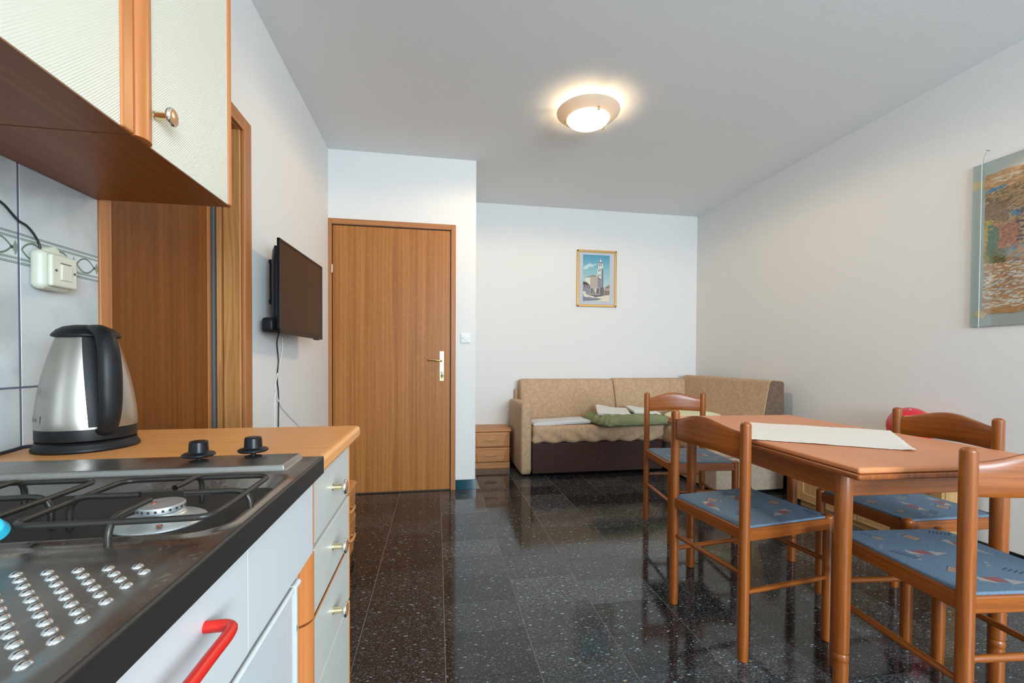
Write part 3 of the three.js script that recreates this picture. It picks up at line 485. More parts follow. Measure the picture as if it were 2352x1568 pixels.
// ---------------------------------------------------------------- television on the left wall
{
  const p0 = [-0.680, -2.074], p1 = [-0.655, -2.697], len = Math.hypot(p1[0] - p0[0], p1[1] - p0[1]);
  const t = thing('television', 'small black flat television on a wall bracket beside the entry door', 'television', [(p0[0] + p1[0]) / 2, 1.338, (p0[1] + p1[1]) / 2], Math.atan2(p0[1] - p1[1], p0[0] - p1[0]) === 0 ? 0 : Math.PI / 2 - Math.atan2(p1[0] - p0[0], p0[1] - p1[1]));
  // local: +z faces the room, x runs along the screen
  const w = len, h = 0.421;
  part(t, 'screen', bx(-w / 2 + 0.011, w / 2 - 0.011, -h / 2 + 0.026, h / 2 - 0.011, -0.006, -0.0015, 0.0005), std({ color: new THREE.Color(0.03, 0.016, 0.008), roughness: 0.25, specularIntensity: 0.5 }));
  part(t, 'bezel', [bx(-w / 2, w / 2, h / 2 - 0.011, h / 2, -0.012, 0.001, 0.002), bx(-w / 2, w / 2, -h / 2, -h / 2 + 0.027, -0.012, 0.001, 0.002), bx(-w / 2, -w / 2 + 0.011, -h / 2, h / 2, -0.012, 0.001, 0.002), bx(w / 2 - 0.011, w / 2, -h / 2, h / 2, -0.012, 0.001, 0.002)], M.blackGloss);
  const back = softBox(w * 0.92, h * 0.9, 0.05, 0.02, [6, 6, 2], (v) => { if (v.z < 0) { v.x *= 0.94; v.y *= 0.9; } }); back.translate(0, 0, -0.033);
  part(t, 'back_cover', back, M.black);
  part(t, 'sensor', bx(w / 2 - 0.14, w / 2 - 0.06, -h / 2 - 0.006, -h / 2, -0.008, 0, 0.001), M.black);
  part(t, 'speaker_box', softBox(0.1, 0.07, 0.055, 0.014, [4, 4, 4]).translate(-w / 2 + 0.07, -h / 2 + 0.04, -0.06), M.black);
  const br = thing('wall_bracket', 'dark metal television bracket fixed to the white wall behind screen', 'bracket', [XL, 1.385, -2.33]);
  part(br, 'wall_plate', [bx(0, 0.006, -0.1, 0.1, -0.06, 0.06, 0.002), bx(0, 0.02, 0.085, 0.105, -0.07, 0.07, 0.002), bx(0, 0.02, -0.105, -0.085, -0.07, 0.07, 0.002)], M.blackGloss);
  part(br, 'arm', [bx(0.004, 0.056, 0.06, 0.09, -0.02, 0.02, 0.002), bx(0.004, 0.056, -0.09, -0.06, -0.02, 0.02, 0.002), bx(0.05, 0.058, -0.12, 0.12, -0.05, 0.05, 0.002)], M.blackGloss);
  intoParent(t, 'cord', tube([[-0.765, 1.16, -2.33], [-0.781, 1.10, -2.342], [-0.785, 1.003, -2.372], [-0.786, 0.916, -2.355], [-0.786, 0.849, -2.373], [-0.786, 0.684, -2.371], [-0.786, 0.4, -2.36]], 0.0032, 8, 60), M.cordBlack, 'black cord');
  single('aerial_cable', 'thin white cable looping below the television and trailing towards the door', 'cable', tube([[-0.784, 1.122, -2.425], [-0.784, 1.07, -2.430], [-0.785, 0.959, -2.368], [-0.785, 0.874, -2.325], [-0.785, 0.83, -2.35], [-0.785, 0.78, -2.397], [-0.785, 0.708, -2.531], [-0.785, 0.638, -2.681], [-0.785, 0.5, -2.9]], 0.0028, 8, 70), M.cordWhite);
  single('wall_cable', 'white cable running down the wall just left of the black cord', 'cable', tube([[-0.786, 0.86, -2.335], [-0.787, 0.80, -2.327], [-0.787, 0.691, -2.323], [-0.787, 0.42, -2.32]], 0.003, 8, 30), M.cordWhite);
}
// ---------------------------------------------------------------- switch by the entry door
{
  const t = thing('light_switch', 'small white flush rocker switch on the wall strip beside entry door', 'switch', [0.22, 1.183, ZD]);
  part(t, 'cover_plate', [box(0.078, 0.078, 0.007, 0, 0, 0.0035, 0.003, 3)], M.whitePlastic);
  part(t, 'inner_frame', box(0.064, 0.064, 0.006, 0, 0, 0.007, 0.003, 3), M.whitePlastic);
  part(t, 'rocker', xf(box(0.030, 0.030, 0.006, 0, 0, 0.011, 0.0012), 0, 0, 0, 0.05), M.whitePlastic);
  for (const sx of [-0.024, 0.024]) part(t, 'screw', xf(cyl(0.0028, 0.0028, 0.002, 10), sx, 0, 0.0102, Math.PI / 2), M.rubber);
}
// ---------------------------------------------------------------- ceiling lamp
{
  const t = thing('ceiling_lamp', 'lit round frosted glass ceiling lamp with three small brass clips', 'lamp', [LAMP.x, CE, LAMP.z]);
  part(t, 'mounting_plate', lathe([[0.0001, 0], [0.085, 0], [0.085, -0.012], [0.08, -0.016], [0.0001, -0.016]], 40), M.whitePlastic);
  const glassMat = std({ color: new THREE.Color(0.80, 0.70, 0.58), roughness: 0.9, transmission: 0.26, thickness: 0, emissive: LAMP.color, emissiveIntensity: LAMP.glow * 0.02, side: THREE.DoubleSide });
  const bowlMat = std({ color: new THREE.Color(0.98, 0.96, 0.9), roughness: 0.6, transmission: 0.5, thickness: 0, emissive: new THREE.Color(1, 0.86, 0.62), emissiveIntensity: LAMP.glow, side: THREE.DoubleSide });
  part(t, 'glass_rim', lathe([[0.128, -0.078], [0.150, -0.068], [0.172, -0.055], [0.190, -0.040], [0.1905, -0.037], [0.172, -0.051], [0.150, -0.064], [0.128, -0.074], [0.128, -0.078]], 64), glassMat);
  part(t, 'glass_bowl', lathe([[0.0001, -0.124], [0.04, -0.1215], [0.08, -0.113], [0.11, -0.1], [0.124, -0.088], [0.129, -0.078]], 64), bowlMat);
  for (const a of [2.78, 0.50, -1.46]) {
    const c = new THREE.Group(); c.name = 'clip'; c.position.set(Math.cos(a) * 0.138, 0, -Math.sin(a) * 0.138); c.rotation.y = a; t.add(c);
    part(c, 'clip_foot', [box(0.016, 0.020, 0.014, -0.002, -0.084, 0, 0.003, 2)], M.brass);
    part(c, 'clip_arm', [box(0.003, 0.075, 0.012, -0.045, -0.045, 0, 0.001, 1), box(0.05, 0.003, 0.012, -0.022, -0.079, 0, 0.001, 1)], M.brass);
  }
  part(t, 'bulb', new THREE.SphereGeometry(0.016, 20, 12).translate(0.012, -0.085, 0.008), std({ color: 0xffffff, emissive: LAMP.color, emissiveIntensity: 4, roughness: 0.5 }));
  const up = new THREE.PointLight(LAMP.color, LAMP.up, 0, 2); up.position.set(LAMP.x + 0.012, CE - 0.085, LAMP.z + 0.008); up.castShadow = true; scene.add(up);
  const down = new THREE.SpotLight(LAMP.color, LAMP.down, 0, 1.56, 0.12, 2); down.position.set(LAMP.x, CE - 0.135, LAMP.z); down.target.position.set(LAMP.x, 0, LAMP.z); down.castShadow = true; down.shadow.radius = 5; scene.add(down, down.target);
}
// ---------------------------------------------------------------- framed print on the back wall
{
  const t = thing('framed_picture', 'small gold framed picture of a church bell tower on back wall', 'picture', [1.625, 1.855, ZB]);
  const W = 0.428, H = 0.58, f = 0.022;
  const bar = (w, h, x, y) => box(w, h, 0.018, x, y, 0.012, 0.006, 4);
  part(t, 'frame', [bar(f, H, -W / 2 + f / 2, 0), bar(f, H, W / 2 - f / 2, 0), bar(W, f, 0, H / 2 - f / 2), bar(W, f, 0, -H / 2 + f / 2)], std({ color: new THREE.Color(0.66, 0.38, 0.11), metalness: 0.45, roughness: 0.35 }));
  part(t, 'mat_board', box(W - f, H - f, 0.006, 0, 0, 0.006, 0.0005), std({ color: new THREE.Color(0.56, 0.57, 0.62), roughness: 0.8 }));
  const art = canvasTex(420, 680, (c, w, h) => {
    const g = c.createLinearGradient(0, 0, 0, h * 0.7); g.addColorStop(0, '#4f95b4'); g.addColorStop(0.5, '#8fbcc6'); g.addColorStop(1, '#b9d0d0'); c.fillStyle = g; c.fillRect(0, 0, w, h);
    c.fillStyle = 'rgba(225,232,230,.55)'; for (const [x, y, r] of [[60, 175, 34], [100, 150, 30], [140, 160, 26], [40, 195, 30], [185, 140, 18]]) { c.beginPath(); c.ellipse(x, y, r * 1.4, r * 0.7, -0.3, 0, 7); c.fill(); }
    const P = (col, pts) => { c.fillStyle = col; c.beginPath(); pts.forEach(([x, y], i) => i ? c.lineTo(x, y) : c.moveTo(x, y)); c.closePath(); c.fill(); };
    P('#e2e4d8', [[228, 200], [292, 205], [292, 420], [285, 480], [228, 470]]); P('#7d8088', [[288, 190], [318, 200], [322, 620], [288, 620]]);
    P('#d9ddd2', [[240, 115], [312, 118], [310, 195], [238, 192]]); P('#6f7070', [[234, 112], [276, 98], [316, 114], [312, 122], [238, 120]]); P('#dfe3d8', [[258, 100], [276, 52], [294, 102]]);
    c.fillStyle = '#565a60'; for (const [x, y, a, b] of [[250, 130, 13, 32], [276, 130, 13, 32], [240, 215, 14, 26], [262, 210, 12, 28], [238, 290, 14, 24], [262, 286, 12, 24], [236, 322, 12, 12]]) c.fillRect(x, y, a, b);
    c.strokeStyle = '#9a9a92'; c.lineWidth = 3; for (const y of [200, 262, 272, 335]) { c.beginPath(); c.moveTo(230, y); c.lineTo(290, y + 4); c.stroke(); }
    P('#9c8a80', [[26, 340], [160, 288], [236, 318], [110, 330]]); P('#dcdccb', [[34, 342], [112, 328], [112, 480], [40, 430]]); P('#b7ab9c', [[112, 328], [230, 320], [236, 480], [112, 500]]); P('#8b8794', [[230, 325], [284, 362], [284, 500], [232, 480]]); P('#6b6160', [[228, 318], [286, 355], [284, 368], [228, 330]]);
    P('#57463f', [[0, 396], [60, 402], [112, 452], [0, 444]]); P('#8d8b95', [[0, 440], [112, 452], [114, 600], [0, 600]]);
    c.fillStyle = '#3e3a3c'; for (const [x, y] of [[22, 455], [64, 460], [98, 470]]) c.fillRect(x, y, 12, 20);
    P('#6f6a72', [[112, 478], [330, 470], [330, 640], [112, 640]]); P('#8a8078', [[112, 478], [270, 474], [268, 486], [112, 490]]);
    c.strokeStyle = '#d8d0bd'; c.lineWidth = 7; for (const x of [118, 160, 205, 262]) { c.beginPath(); c.moveTo(x, 486); c.lineTo(x, 580); c.stroke(); } c.beginPath(); c.moveTo(112, 484); c.lineTo(266, 480); c.moveTo(112, 576); c.lineTo(262, 576); c.stroke();
    P('#d8cfb8', [[170, 492], [220, 492], [196, 570], [184, 540]]);
    P('#b39f8c', [[330, 500], [420, 470], [420, 590], [330, 590]]); P('#8d786c', [[350, 470], [420, 432], [420, 480], [350, 492]]); c.fillStyle = '#54474a'; for (const x of [344, 372, 400]) c.fillRect(x, 520, 14, 66);
    P('#e0d6bf', [[90, 640], [420, 580], [420, 680], [150, 680]]); P('#7c8290', [[0, 600], [110, 620], [300, 640], [230, 665], [0, 680]]);
    c.fillStyle = '#ded6c2'; for (const [x, y, a, b] of [[50, 600, 44, 22], [20, 560, 30, 24], [130, 612, 60, 14]]) { c.beginPath(); c.ellipse(x, y, a, b, 0.2, 0, 7); c.fill(); }
    for (let i = 0; i < 2500; i++) { c.fillStyle = `rgba(${rnd() < 0.5 ? '60,60,70' : '240,240,230'},.09)`; c.fillRect(rnd() * w, rnd() * h, 3, 3); }
  });
  part(t, 'print', box(0.288, 0.476, 0.002, -0.004, 0.005, 0.0095, 0), std({ map: art, roughness: 0.7 }));
}
// ---------------------------------------------------------------- painting under glass on the right wall
{
  const y0 = 1.2, y1 = 2.03, z0 = -1.857, z1 = -0.85, x = XR;
  const t = thing('glass_picture', 'large abstract painting on grey green board behind glass on right wall', 'picture', [0, 0, 0]);
  part(t, 'backing_board', bx(x - 0.012, x - 0.002, y0, y1, z0, z1, 0.001), std({ color: new THREE.Color(0.33, 0.42, 0.42), roughness: 0.5 }));
  const paint = canvasTex(1024, 800, (c, w, h) => {
    c.fillStyle = '#b08a5e'; c.fillRect(0, 0, w, h);
    const dab = (x, y, l, t, a, col) => { c.save(); c.translate(x, y); c.rotate(a); c.fillStyle = col; c.beginPath(); c.ellipse(0, 0, l, t, 0, 0, 7); c.fill(); c.restore(); };
    const zone = (n, x0, x1, ya, yb, cols, l, t, a) => { for (let i = 0; i < n; i++) dab(rr(x0, x1), rr(ya, yb), l * rr(0.4, 1.4), t * rr(0.4, 1.4), a + rr(-0.4, 0.4), cols[Math.floor(rnd() * cols.length)]); };
    // left part, the only part in view: fine chalky strokes
    zone(500, -10, 420, 0, 120, ['#b98f62', '#c79d6c', '#a9825a', '#cfae84', '#b48a5e'], 16, 3.5, -0.12);
    zone(30, 40, 150, 28, 60, ['#d6cdb8', '#cfc2a8'], 16, 2.6, -0.18);
    zone(700, -10, 420, 95, 300, ['#6d6440', '#5d5a3a', '#7d7048', '#6a5738', '#4c4a38', '#8a7850', '#756244', '#94835a'], 11, 3, -0.35);
    zone(60, 20, 120, 150, 230, ['#3f3a30', '#34342c'], 9, 1.6, -0.4);
    zone(26, 24, 84, 84, 98, ['#3d7fa6', '#4f8fb0'], 10, 4, 0); zone(10, 0, 26, 92, 104, ['#4f8fb0'], 9, 3, 0); zone(22, 118, 150, 240, 268, ['#3a74a6', '#4a80aa'], 8, 5, 0);
    zone(320, 0, 100, 170, 290, ['#7a5a36', '#86643c', '#6a5030', '#94703f'], 9, 3.5, -0.3);
    zone(420, 56, 152, 300, 450, ['#8c5430', '#a0623a', '#b37046', '#7f4a2a', '#955c38'], 8, 4, -0.6);
    zone(300, 140, 420, 240, 430, ['#2f2b36', '#3d3340', '#4a3036', '#2b3040', '#5d3a34'], 9, 4, -0.5);
    zone(160, 2, 36, 262, 400, ['#b39a34', '#a89236', '#8e8a38'], 7, 5, 1.3); zone(120, 4, 50, 380, 510, ['#7d7f3a', '#8e8a38', '#6d7a3c'], 8, 4, 1.2);
    zone(220, 18, 62, 300, 470, ['#3f6b4c', '#346048', '#4a7450', '#2f5f58'], 8, 5, 1.3); zone(160, 30, 96, 440, 515, ['#4f6238', '#5d6a3c', '#3f5538'], 9, 4, -0.4);
    zone(260, 90, 420, 430, 530, ['#5f8698', '#7797a0', '#4c7c9a', '#77706e', '#8a8a88'], 10, 4, -0.3);
    zone(520, -6, 420, 512, 770, ['#a8876a', '#9c8274', '#b39478', '#8f786e', '#a08a80'], 12, 4, -0.1);
    zone(420, -6, 420, 515, 765, ['#cfd3c8', '#c7ccc4', '#d9d8cc', '#bcc4bc'], 15, 3, -0.12);
    zone(40, 50, 130, 560, 690, ['#4f5a52', '#6a5f58', '#4c5660'], 10, 1.4, -0.2);
    zone(140, -10, 420, 765, 805, ['#b08a5e', '#a37d52', '#b8936a'], 14, 4, 0);
    // the rest of the sheet
    zone(900, 420, w, 0, h, ['#7a6a4c', '#6d5a45', '#8c6a48', '#4a4650', '#9c8a72', '#5f7a88'], 24, 8, -0.2);
  });
  const pg = new THREE.PlaneGeometry(0.93, y1 - y0 - 0.13, 24, 12); { const p = pg.attributes.position; for (let i = 0; i < p.count; i++) { const ex = Math.abs(p.getX(i)) > 0.46 ? 1 : 0, ey = Math.abs(p.getY(i)) > (y1 - y0 - 0.13) / 2 - 0.001 ? 1 : 0; if (ex) p.setX(i, p.getX(i) + rr(-0.004, 0.004)); if (ey) p.setY(i, p.getY(i) + rr(-0.006, 0.004)); p.setZ(i, 0.0008 * rnd()); } pg.computeVertexNormals(); }
  pg.rotateY(-Math.PI / 2); pg.translate(x - 0.0135, (y0 + y1) / 2 - 0.003, z0 + 0.055 + 0.465);
  part(t, 'painting', pg, std({ map: paint, roughness: 0.75 }));
  part(t, 'glass_pane', bx(x - 0.021, x - 0.018, y0 - 0.002, y1, z0 + 0.044, z1 - 0.04, 0.0006), std({ color: 0xffffff, roughness: 0.03, transmission: 1, thickness: 0 }));
  part(t, 'glass_edge', [bx(x - 0.0212, x - 0.0175, y0 - 0.004, y1, z0 + 0.0424, z0 + 0.0439, 0.0004)], std({ color: new THREE.Color(0.72, 0.78, 0.74), roughness: 0.3 }), 'pale glass edge');
  const tape = std({ color: new THREE.Color(0.50, 0.46, 0.25), roughness: 0.6 });
  part(t, 'tape', bx(x - 0.0128, x - 0.0118, y1 - 0.125, y1 - 0.085, z0 + 0.001, z0 + 0.05, 0.0002), tape);
  part(t, 'tape', xf(box(0.001, 0.035, 0.05), x - 0.0135, y0 + 0.06, z0 + 0.045, 0.5), tape);
  single('picture_nail', 'small dark nail with thread above the glass picture on right wall', 'nail', [xf(cyl(0.0012, 0.0012, 0.02, 8), x - 0.01, y1 + 0.06, z0 + 0.06, 0, 0, Math.PI / 2), tube([[x - 0.015, y1 + 0.06, z0 + 0.06], [x - 0.017, y1 + 0.03, z0 + 0.05], [x - 0.0175, y1, z0 + 0.045]], 0.0006, 5, 12)], M.rubber);
}
// ---------------------------------------------------------------- corner sofa
const suede = (light, dark) => dataTex(512, 512, (u, v) => mix3(light, dark, clamp(0.5 + 0.9 * (fbm(u * 26, v * 26, 26, 4) - 0.46) + 0.45 * (vnoise(u * 110, v * 110, 110, 110) - 0.5))), true, 0.5);
const clothBump = dataTex(512, 512, (u, v) => 128 + 150 * (fbm(u * 40, v * 40, 40, 3) - 0.45), false, 0.3);
M.suede = std({ map: suede([210, 177, 145], [176, 144, 113]), roughness: 0.85, bumpMap: clothBump, bumpScale: 0.001, sheen: 0.5, sheenRoughness: 0.5, sheenColor: new THREE.Color(0.5, 0.42, 0.34) });
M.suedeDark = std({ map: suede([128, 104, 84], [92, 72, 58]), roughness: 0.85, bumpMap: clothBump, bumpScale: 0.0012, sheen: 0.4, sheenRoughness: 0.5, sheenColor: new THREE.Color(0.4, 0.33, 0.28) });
M.suedePale = std({ map: suede([186, 168, 146], [160, 140, 118]), roughness: 0.85, bumpMap: clothBump, bumpScale: 0.0008, sheen: 0.5, sheenRoughness: 0.5, sheenColor: new THREE.Color(0.5, 0.45, 0.4) });
M.brown = std({ map: suede([76, 50, 44], [58, 36, 32]), roughness: 0.85, sheen: 0.3, sheenRoughness: 0.5, sheenColor: new THREE.Color(0.25, 0.17, 0.15) });
{
  const t = thing('corner_sofa', 'tan suede corner sofa with a dark brown base and chaise end', 'sofa', [0, 0, 0]);
  const wr = (f, a) => (v, n) => { const k = a * (fbm(v.x * f + 20, v.y * f + v.z * f + 20, 4096, 3) - 0.45); v.addScaledVector(n, k); };
  const soft = (x0, x1, y0, y1, z0, z1, r, seg, fn) => { const g = softBox(x1 - x0, y1 - y0, z1 - z0, r, seg, fn); g.translate((x0 + x1) / 2, (y0 + y1) / 2, (z0 + z1) / 2); return uvBox(g, 'y'); };
  part(t, 'base', uvBox(bx(0.822, 2.04, 0.025, 0.288, -4.2, -3.70, 0.008, 3), 'x'), M.brown, 'dark brown base');
  part(t, 'arm', soft(0.718, 0.82, 0.012, 0.636, -4.30, -3.71, 0.03, [6, 16, 16], (v, n) => { v.addScaledVector(n, 0.004 * (fbm(v.y * 9 + 9, v.z * 9 + 9, 4096, 3) - 0.45)); if (v.y > 0.1) v.y += 0.02 * v.z; }), M.suede);
  part(t, 'back_frame', [uvBox(bx(0.765, 2.70, 0.3, 0.725, -4.315, -4.265, 0.012, 3), 'x')], M.suede);
  // seat cushion with a draped front
  part(t, 'seat_cushion', soft(0.824, 2.065, 0.285, 0.437, -4.2, -3.695, 0.035, [60, 10, 20], (v, n) => {
    const fr = smooth(0.15, 0.25, v.z); const s = Math.sin(v.x * 34 + v.y * 55 * (v.x < 0.1 ? 1 : -1) + 3 * fbm(v.x * 5 + 7, v.y * 8 + 7, 4096, 2)); v.addScaledVector(n, fr * 0.011 * s * smooth(0.05, -0.05, v.y) + 0.004 * (fbm(v.x * 9 + 3, v.z * 9 + 3, 4096, 3) - 0.45)); }), M.suede);
  // back cushions lean on the wall
  const lean = (x0, x1, yTop) => soft(x0, x1, 0.44, yTop, -4.26, -4.12, 0.03, [24, 16, 6], (v, n) => { v.z += (-v.y) * 0.28 + (v.z > 0 ? 0.012 * Math.cos(v.y * 7) : 0); v.addScaledVector(n, 0.006 * (fbm(v.x * 6 + 5, v.y * 7 + 5, 4096, 3) - 0.45)); });
  part(t, 'back_cushion', lean(0.80, 1.752, 0.826), M.suede);
  part(t, 'back_cushion', lean(1.757, 2.66, 0.832), M.suede);
  // chaise
  part(t, 'chaise_base', uvBox(bx(2.085, 2.665, 0.02, 0.275, -4.2, -2.985, 0.01, 3), 'y'), M.suedePale, 'pale beige chaise base');
  part(t, 'chaise_cushion', soft(2.04, 2.66, 0.262, 0.437, -4.15, -2.99, 0.05, [16, 8, 30], wr(7, 0.006)), M.suede);
  const bs = new THREE.Shape(); bs.moveTo(2.455, 0.36); bs.lineTo(2.545, 0.84); bs.quadraticCurveTo(2.55, 0.86, 2.57, 0.86); bs.lineTo(2.635, 0.855); bs.quadraticCurveTo(2.655, 0.855, 2.656, 0.835); bs.lineTo(2.66, 0.36); bs.closePath();
  const be = new THREE.ExtrudeGeometry(bs, { depth: 1.18, bevelEnabled: true, bevelSize: 0.008, bevelThickness: 0.012, bevelSegments: 3, curveSegments: 8 }); be.translate(0, 0, -4.19);
  const bc = part(t, 'chaise_back', uvBox(be, 'y'), M.suede);
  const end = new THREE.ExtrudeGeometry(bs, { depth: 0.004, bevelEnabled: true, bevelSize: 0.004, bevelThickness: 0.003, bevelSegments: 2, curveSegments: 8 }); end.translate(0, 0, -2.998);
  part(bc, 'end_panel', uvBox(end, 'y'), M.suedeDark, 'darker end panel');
}
// ---------------------------------------------------------------- bedding on the sofa
const terry = dataTex(512, 512, (u, v) => 128 + 120 * (vnoise(u * 128, v * 128, 128, 128) - 0.5) + 90 * (fbm(u * 20, v * 20, 20, 3) - 0.45), false, 0.12);
M.towel = std({ color: new THREE.Color(0.82, 0.81, 0.78), roughness: 0.95, bumpMap: terry, bumpScale: 0.0015 });
M.sheetWhite = std({ color: new THREE.Color(0.74, 0.75, 0.77), roughness: 0.9, bumpMap: terry, bumpScale: 0.0004 });
M.green = std({ color: new THREE.Color(0.25, 0.275, 0.14), roughness: 0.95, bumpMap: terry, bumpScale: 0.001 });
M.yellow = std({ color: new THREE.Color(0.80, 0.76, 0.50), roughness: 0.9, bumpMap: terry, bumpScale: 0.0006 });
// folded cloth: a soft stack with creases between the layers along its sides
function folded(w, h, d, layers, bend) {
  const g = softBox(w, h, d, h * 0.42, [28, 2 * layers * 3, 20], (v, n) => {
    const side = Math.hypot(n.x, n.z); const y = (v.y / h + 0.5) * layers, f = Math.abs(y - Math.round(y));
    if (Math.round(y) > 0 && Math.round(y) < layers) { const k = smooth(0.22, 0.02, f) * side * 0.008; v.x -= n.x * k; v.z -= n.z * k; }
    v.x += 0.004 * Math.sin(Math.floor(y) * 2.1) * Math.sign(v.x); v.y += 0.006 * (fbm(v.x * 9 + 4, v.z * 9 + 4, 4096, 3) - 0.45);
    if (bend) v.y += bend(v.x, v.z);
  });
  return uvBox(g, 'x');
}
{
  const a = single('folded_sheet', 'flat folded white sheet on the sofa seat beside the arm', 'sheet', folded(0.545, 0.032, 0.25, 3, (x, z) => 0.008 * Math.sin(x * 4)), M.sheetWhite); a.position.set(1.105, 0.452, -3.885); a.rotation.y = 0.05;
  // crumpled green blanket
  const g = softBox(0.70, 0.085, 0.46, 0.04, [60, 8, 40], (v, n) => {
    const L = smooth(-0.1, -0.35, v.x); v.y += (n.y > -0.3 ? 1 : 0) * (0.034 * (fbm(v.x * 7 + 2, v.z * 7 + 2, 4096, 3) - 0.4) - 0.02 * smooth(0.2, 0.35, v.x));
    const folds = Math.sin(v.z * 70 + v.x * 42 + 4 * fbm(v.x * 6, v.z * 6 + 9, 4096, 2)); v.addScaledVector(n, (0.004 + 0.009 * L) * folds * (n.y > -0.5 ? 1 : 0)); v.x += 0.05 * L * (fbm(v.z * 6 + 11, 1.5, 4096, 2) - 0.5); v.z -= 0.06 * (v.x + 0.35) * 0.4;
    if (v.y < -0.042) v.y = -0.042;
  });
  const b = single('green_blanket', 'crumpled olive green blanket bundled on the sofa seat under towels', 'blanket', uvBox(g, 'x'), M.green); b.position.set(1.735, 0.4815, -3.79); b.rotation.y = 0.12;
  const w1 = single('folded_towel', 'white folded towel on the green blanket, left and larger one', 'towel', folded(0.29, 0.034, 0.26, 2, (x, z) => 0.02 * smooth(0.05, -0.13, x) * smooth(0.1, -0.1, z)), M.towel, 'white towels on the blanket'); w1.position.set(1.60, 0.541, -3.82); w1.rotation.set(0.10, -0.28, 0);
  const w2 = single('folded_towel', 'white folded towel on the green blanket, right one behind chair back', 'towel', folded(0.25, 0.032, 0.24, 2, (x, z) => 0.014 * smooth(0.05, -0.12, x)), M.towel, 'white towels on the blanket'); w2.position.set(1.905, 0.538, -3.83); w2.rotation.set(0.10, -0.1, -0.03);
  const y1 = single('folded_sheet', 'pale yellow folded sheets piled on the chaise seat, larger mound', 'sheet', folded(0.40, 0.085, 0.42, 3, (x, z) => 0.045 * Math.exp(-Math.pow((x + z * 0.4) * 6, 2))), M.yellow); y1.position.set(2.335, 0.482, -3.66); y1.rotation.y = 0.35;
  const y2 = single('folded_sheet', 'smaller pale yellow folded sheet nearest the open end of the chaise', 'sheet', folded(0.30, 0.075, 0.30, 2, (x, z) => 0.04 * Math.exp(-Math.pow((x + 0.05) * 11, 2))), M.yellow); y2.position.set(2.325, 0.477, -3.18); y2.rotation.y = 0.3;
}
// ---------------------------------------------------------------- nightstands
function nightstand(label) {
  const W = 0.365, D = 0.33, H = 0.368; // local: front is +z
  const t = thing('nightstand', label, 'nightstand', [0, 0, 0]);
  part(t, 'carcass', [uvBox(bx(-W / 2, W / 2, 0.0, H - 0.018, -D / 2, D / 2 - 0.02, 0.002), 'y')], M.night);
  const top = new THREE.Shape(); top.moveTo(-D / 2, 0); top.lineTo(D / 2, 0); top.quadraticCurveTo(D / 2 + 0.008, 0.002, D / 2 + 0.006, 0.008); top.quadraticCurveTo(D / 2, 0.02, D / 2 - 0.03, 0.022); top.lineTo(-D / 2, 0.022); top.closePath();
  const tg = new THREE.ExtrudeGeometry(top, { depth: W + 0.014, bevelEnabled: true, bevelSize: 0.003, bevelThickness: 0.003, bevelSegments: 2, curveSegments: 8 }); tg.rotateY(-Math.PI / 2); tg.translate((W + 0.014) / 2, H - 0.022, 0);
  part(t, 'top', uvBox(tg, 'x'), M.night);
  part(t, 'plinth', [uvBox(bx(-W / 2, W / 2, 0, 0.058, D / 2 - 0.022, D / 2 - 0.008, 0.002), 'x')], M.night);
  for (const [y0, y1] of [[0.063, 0.198], [0.203, 0.342]]) {
    const cy = (y0 + y1) / 2, h = y1 - y0;
    // front with two scooped wings: a panel whose middle swells and whose ends carry a curved bead
    const g = softBox(W - 0.006, h, 0.02, 0.006, [72, 20, 2], (v) => { if (v.z > 0) { const q = Math.abs(v.x) / (W / 2), edge = 0.70 + 0.24 * Math.pow((v.y + h / 2) / h, 2.2); v.z += 0.008 * smooth(edge + 0.05, edge - 0.02, q) + 0.006 * Math.exp(-Math.pow((q - edge - 0.09) / 0.03, 2)); } });
    g.translate(0, cy, D / 2 - 0.01);
    const dr = part(t, 'drawer', uvBox(g, 'x'), M.night);
    const hd = softBox(0.12, 0.012, 0.013, 0.005, [16, 3, 3], (v) => { v.z -= 0.006 * Math.pow(v.x / 0.055, 2); v.y *= 1 - 0.5 * Math.pow(v.x / 0.055, 2); }); hd.translate(0, cy + 0.002, D / 2 + 0.026);
    part(dr, 'handle', [hd, xf(cyl(0.004, 0.004, 0.024, 10), -0.03, cy + 0.002, D / 2 + 0.014, Math.PI / 2), xf(cyl(0.004, 0.004, 0.024, 10), 0.03, cy + 0.002, D / 2 + 0.014, Math.PI / 2)], M.nightHandle);
  }
  return t;
}
{
  const n = nightstand('small beech two drawer nightstand between the wall corner and sofa arm'); n.position.set(0.495, 0, -4.16 - 0.04);
  n.position.set(0.497, 0, -4.2);
  copyOf(n, [-0.595, 0, -2.262], Math.PI / 2, 'beech two drawer nightstand beneath the television, partly hidden by kitchen counter');
}
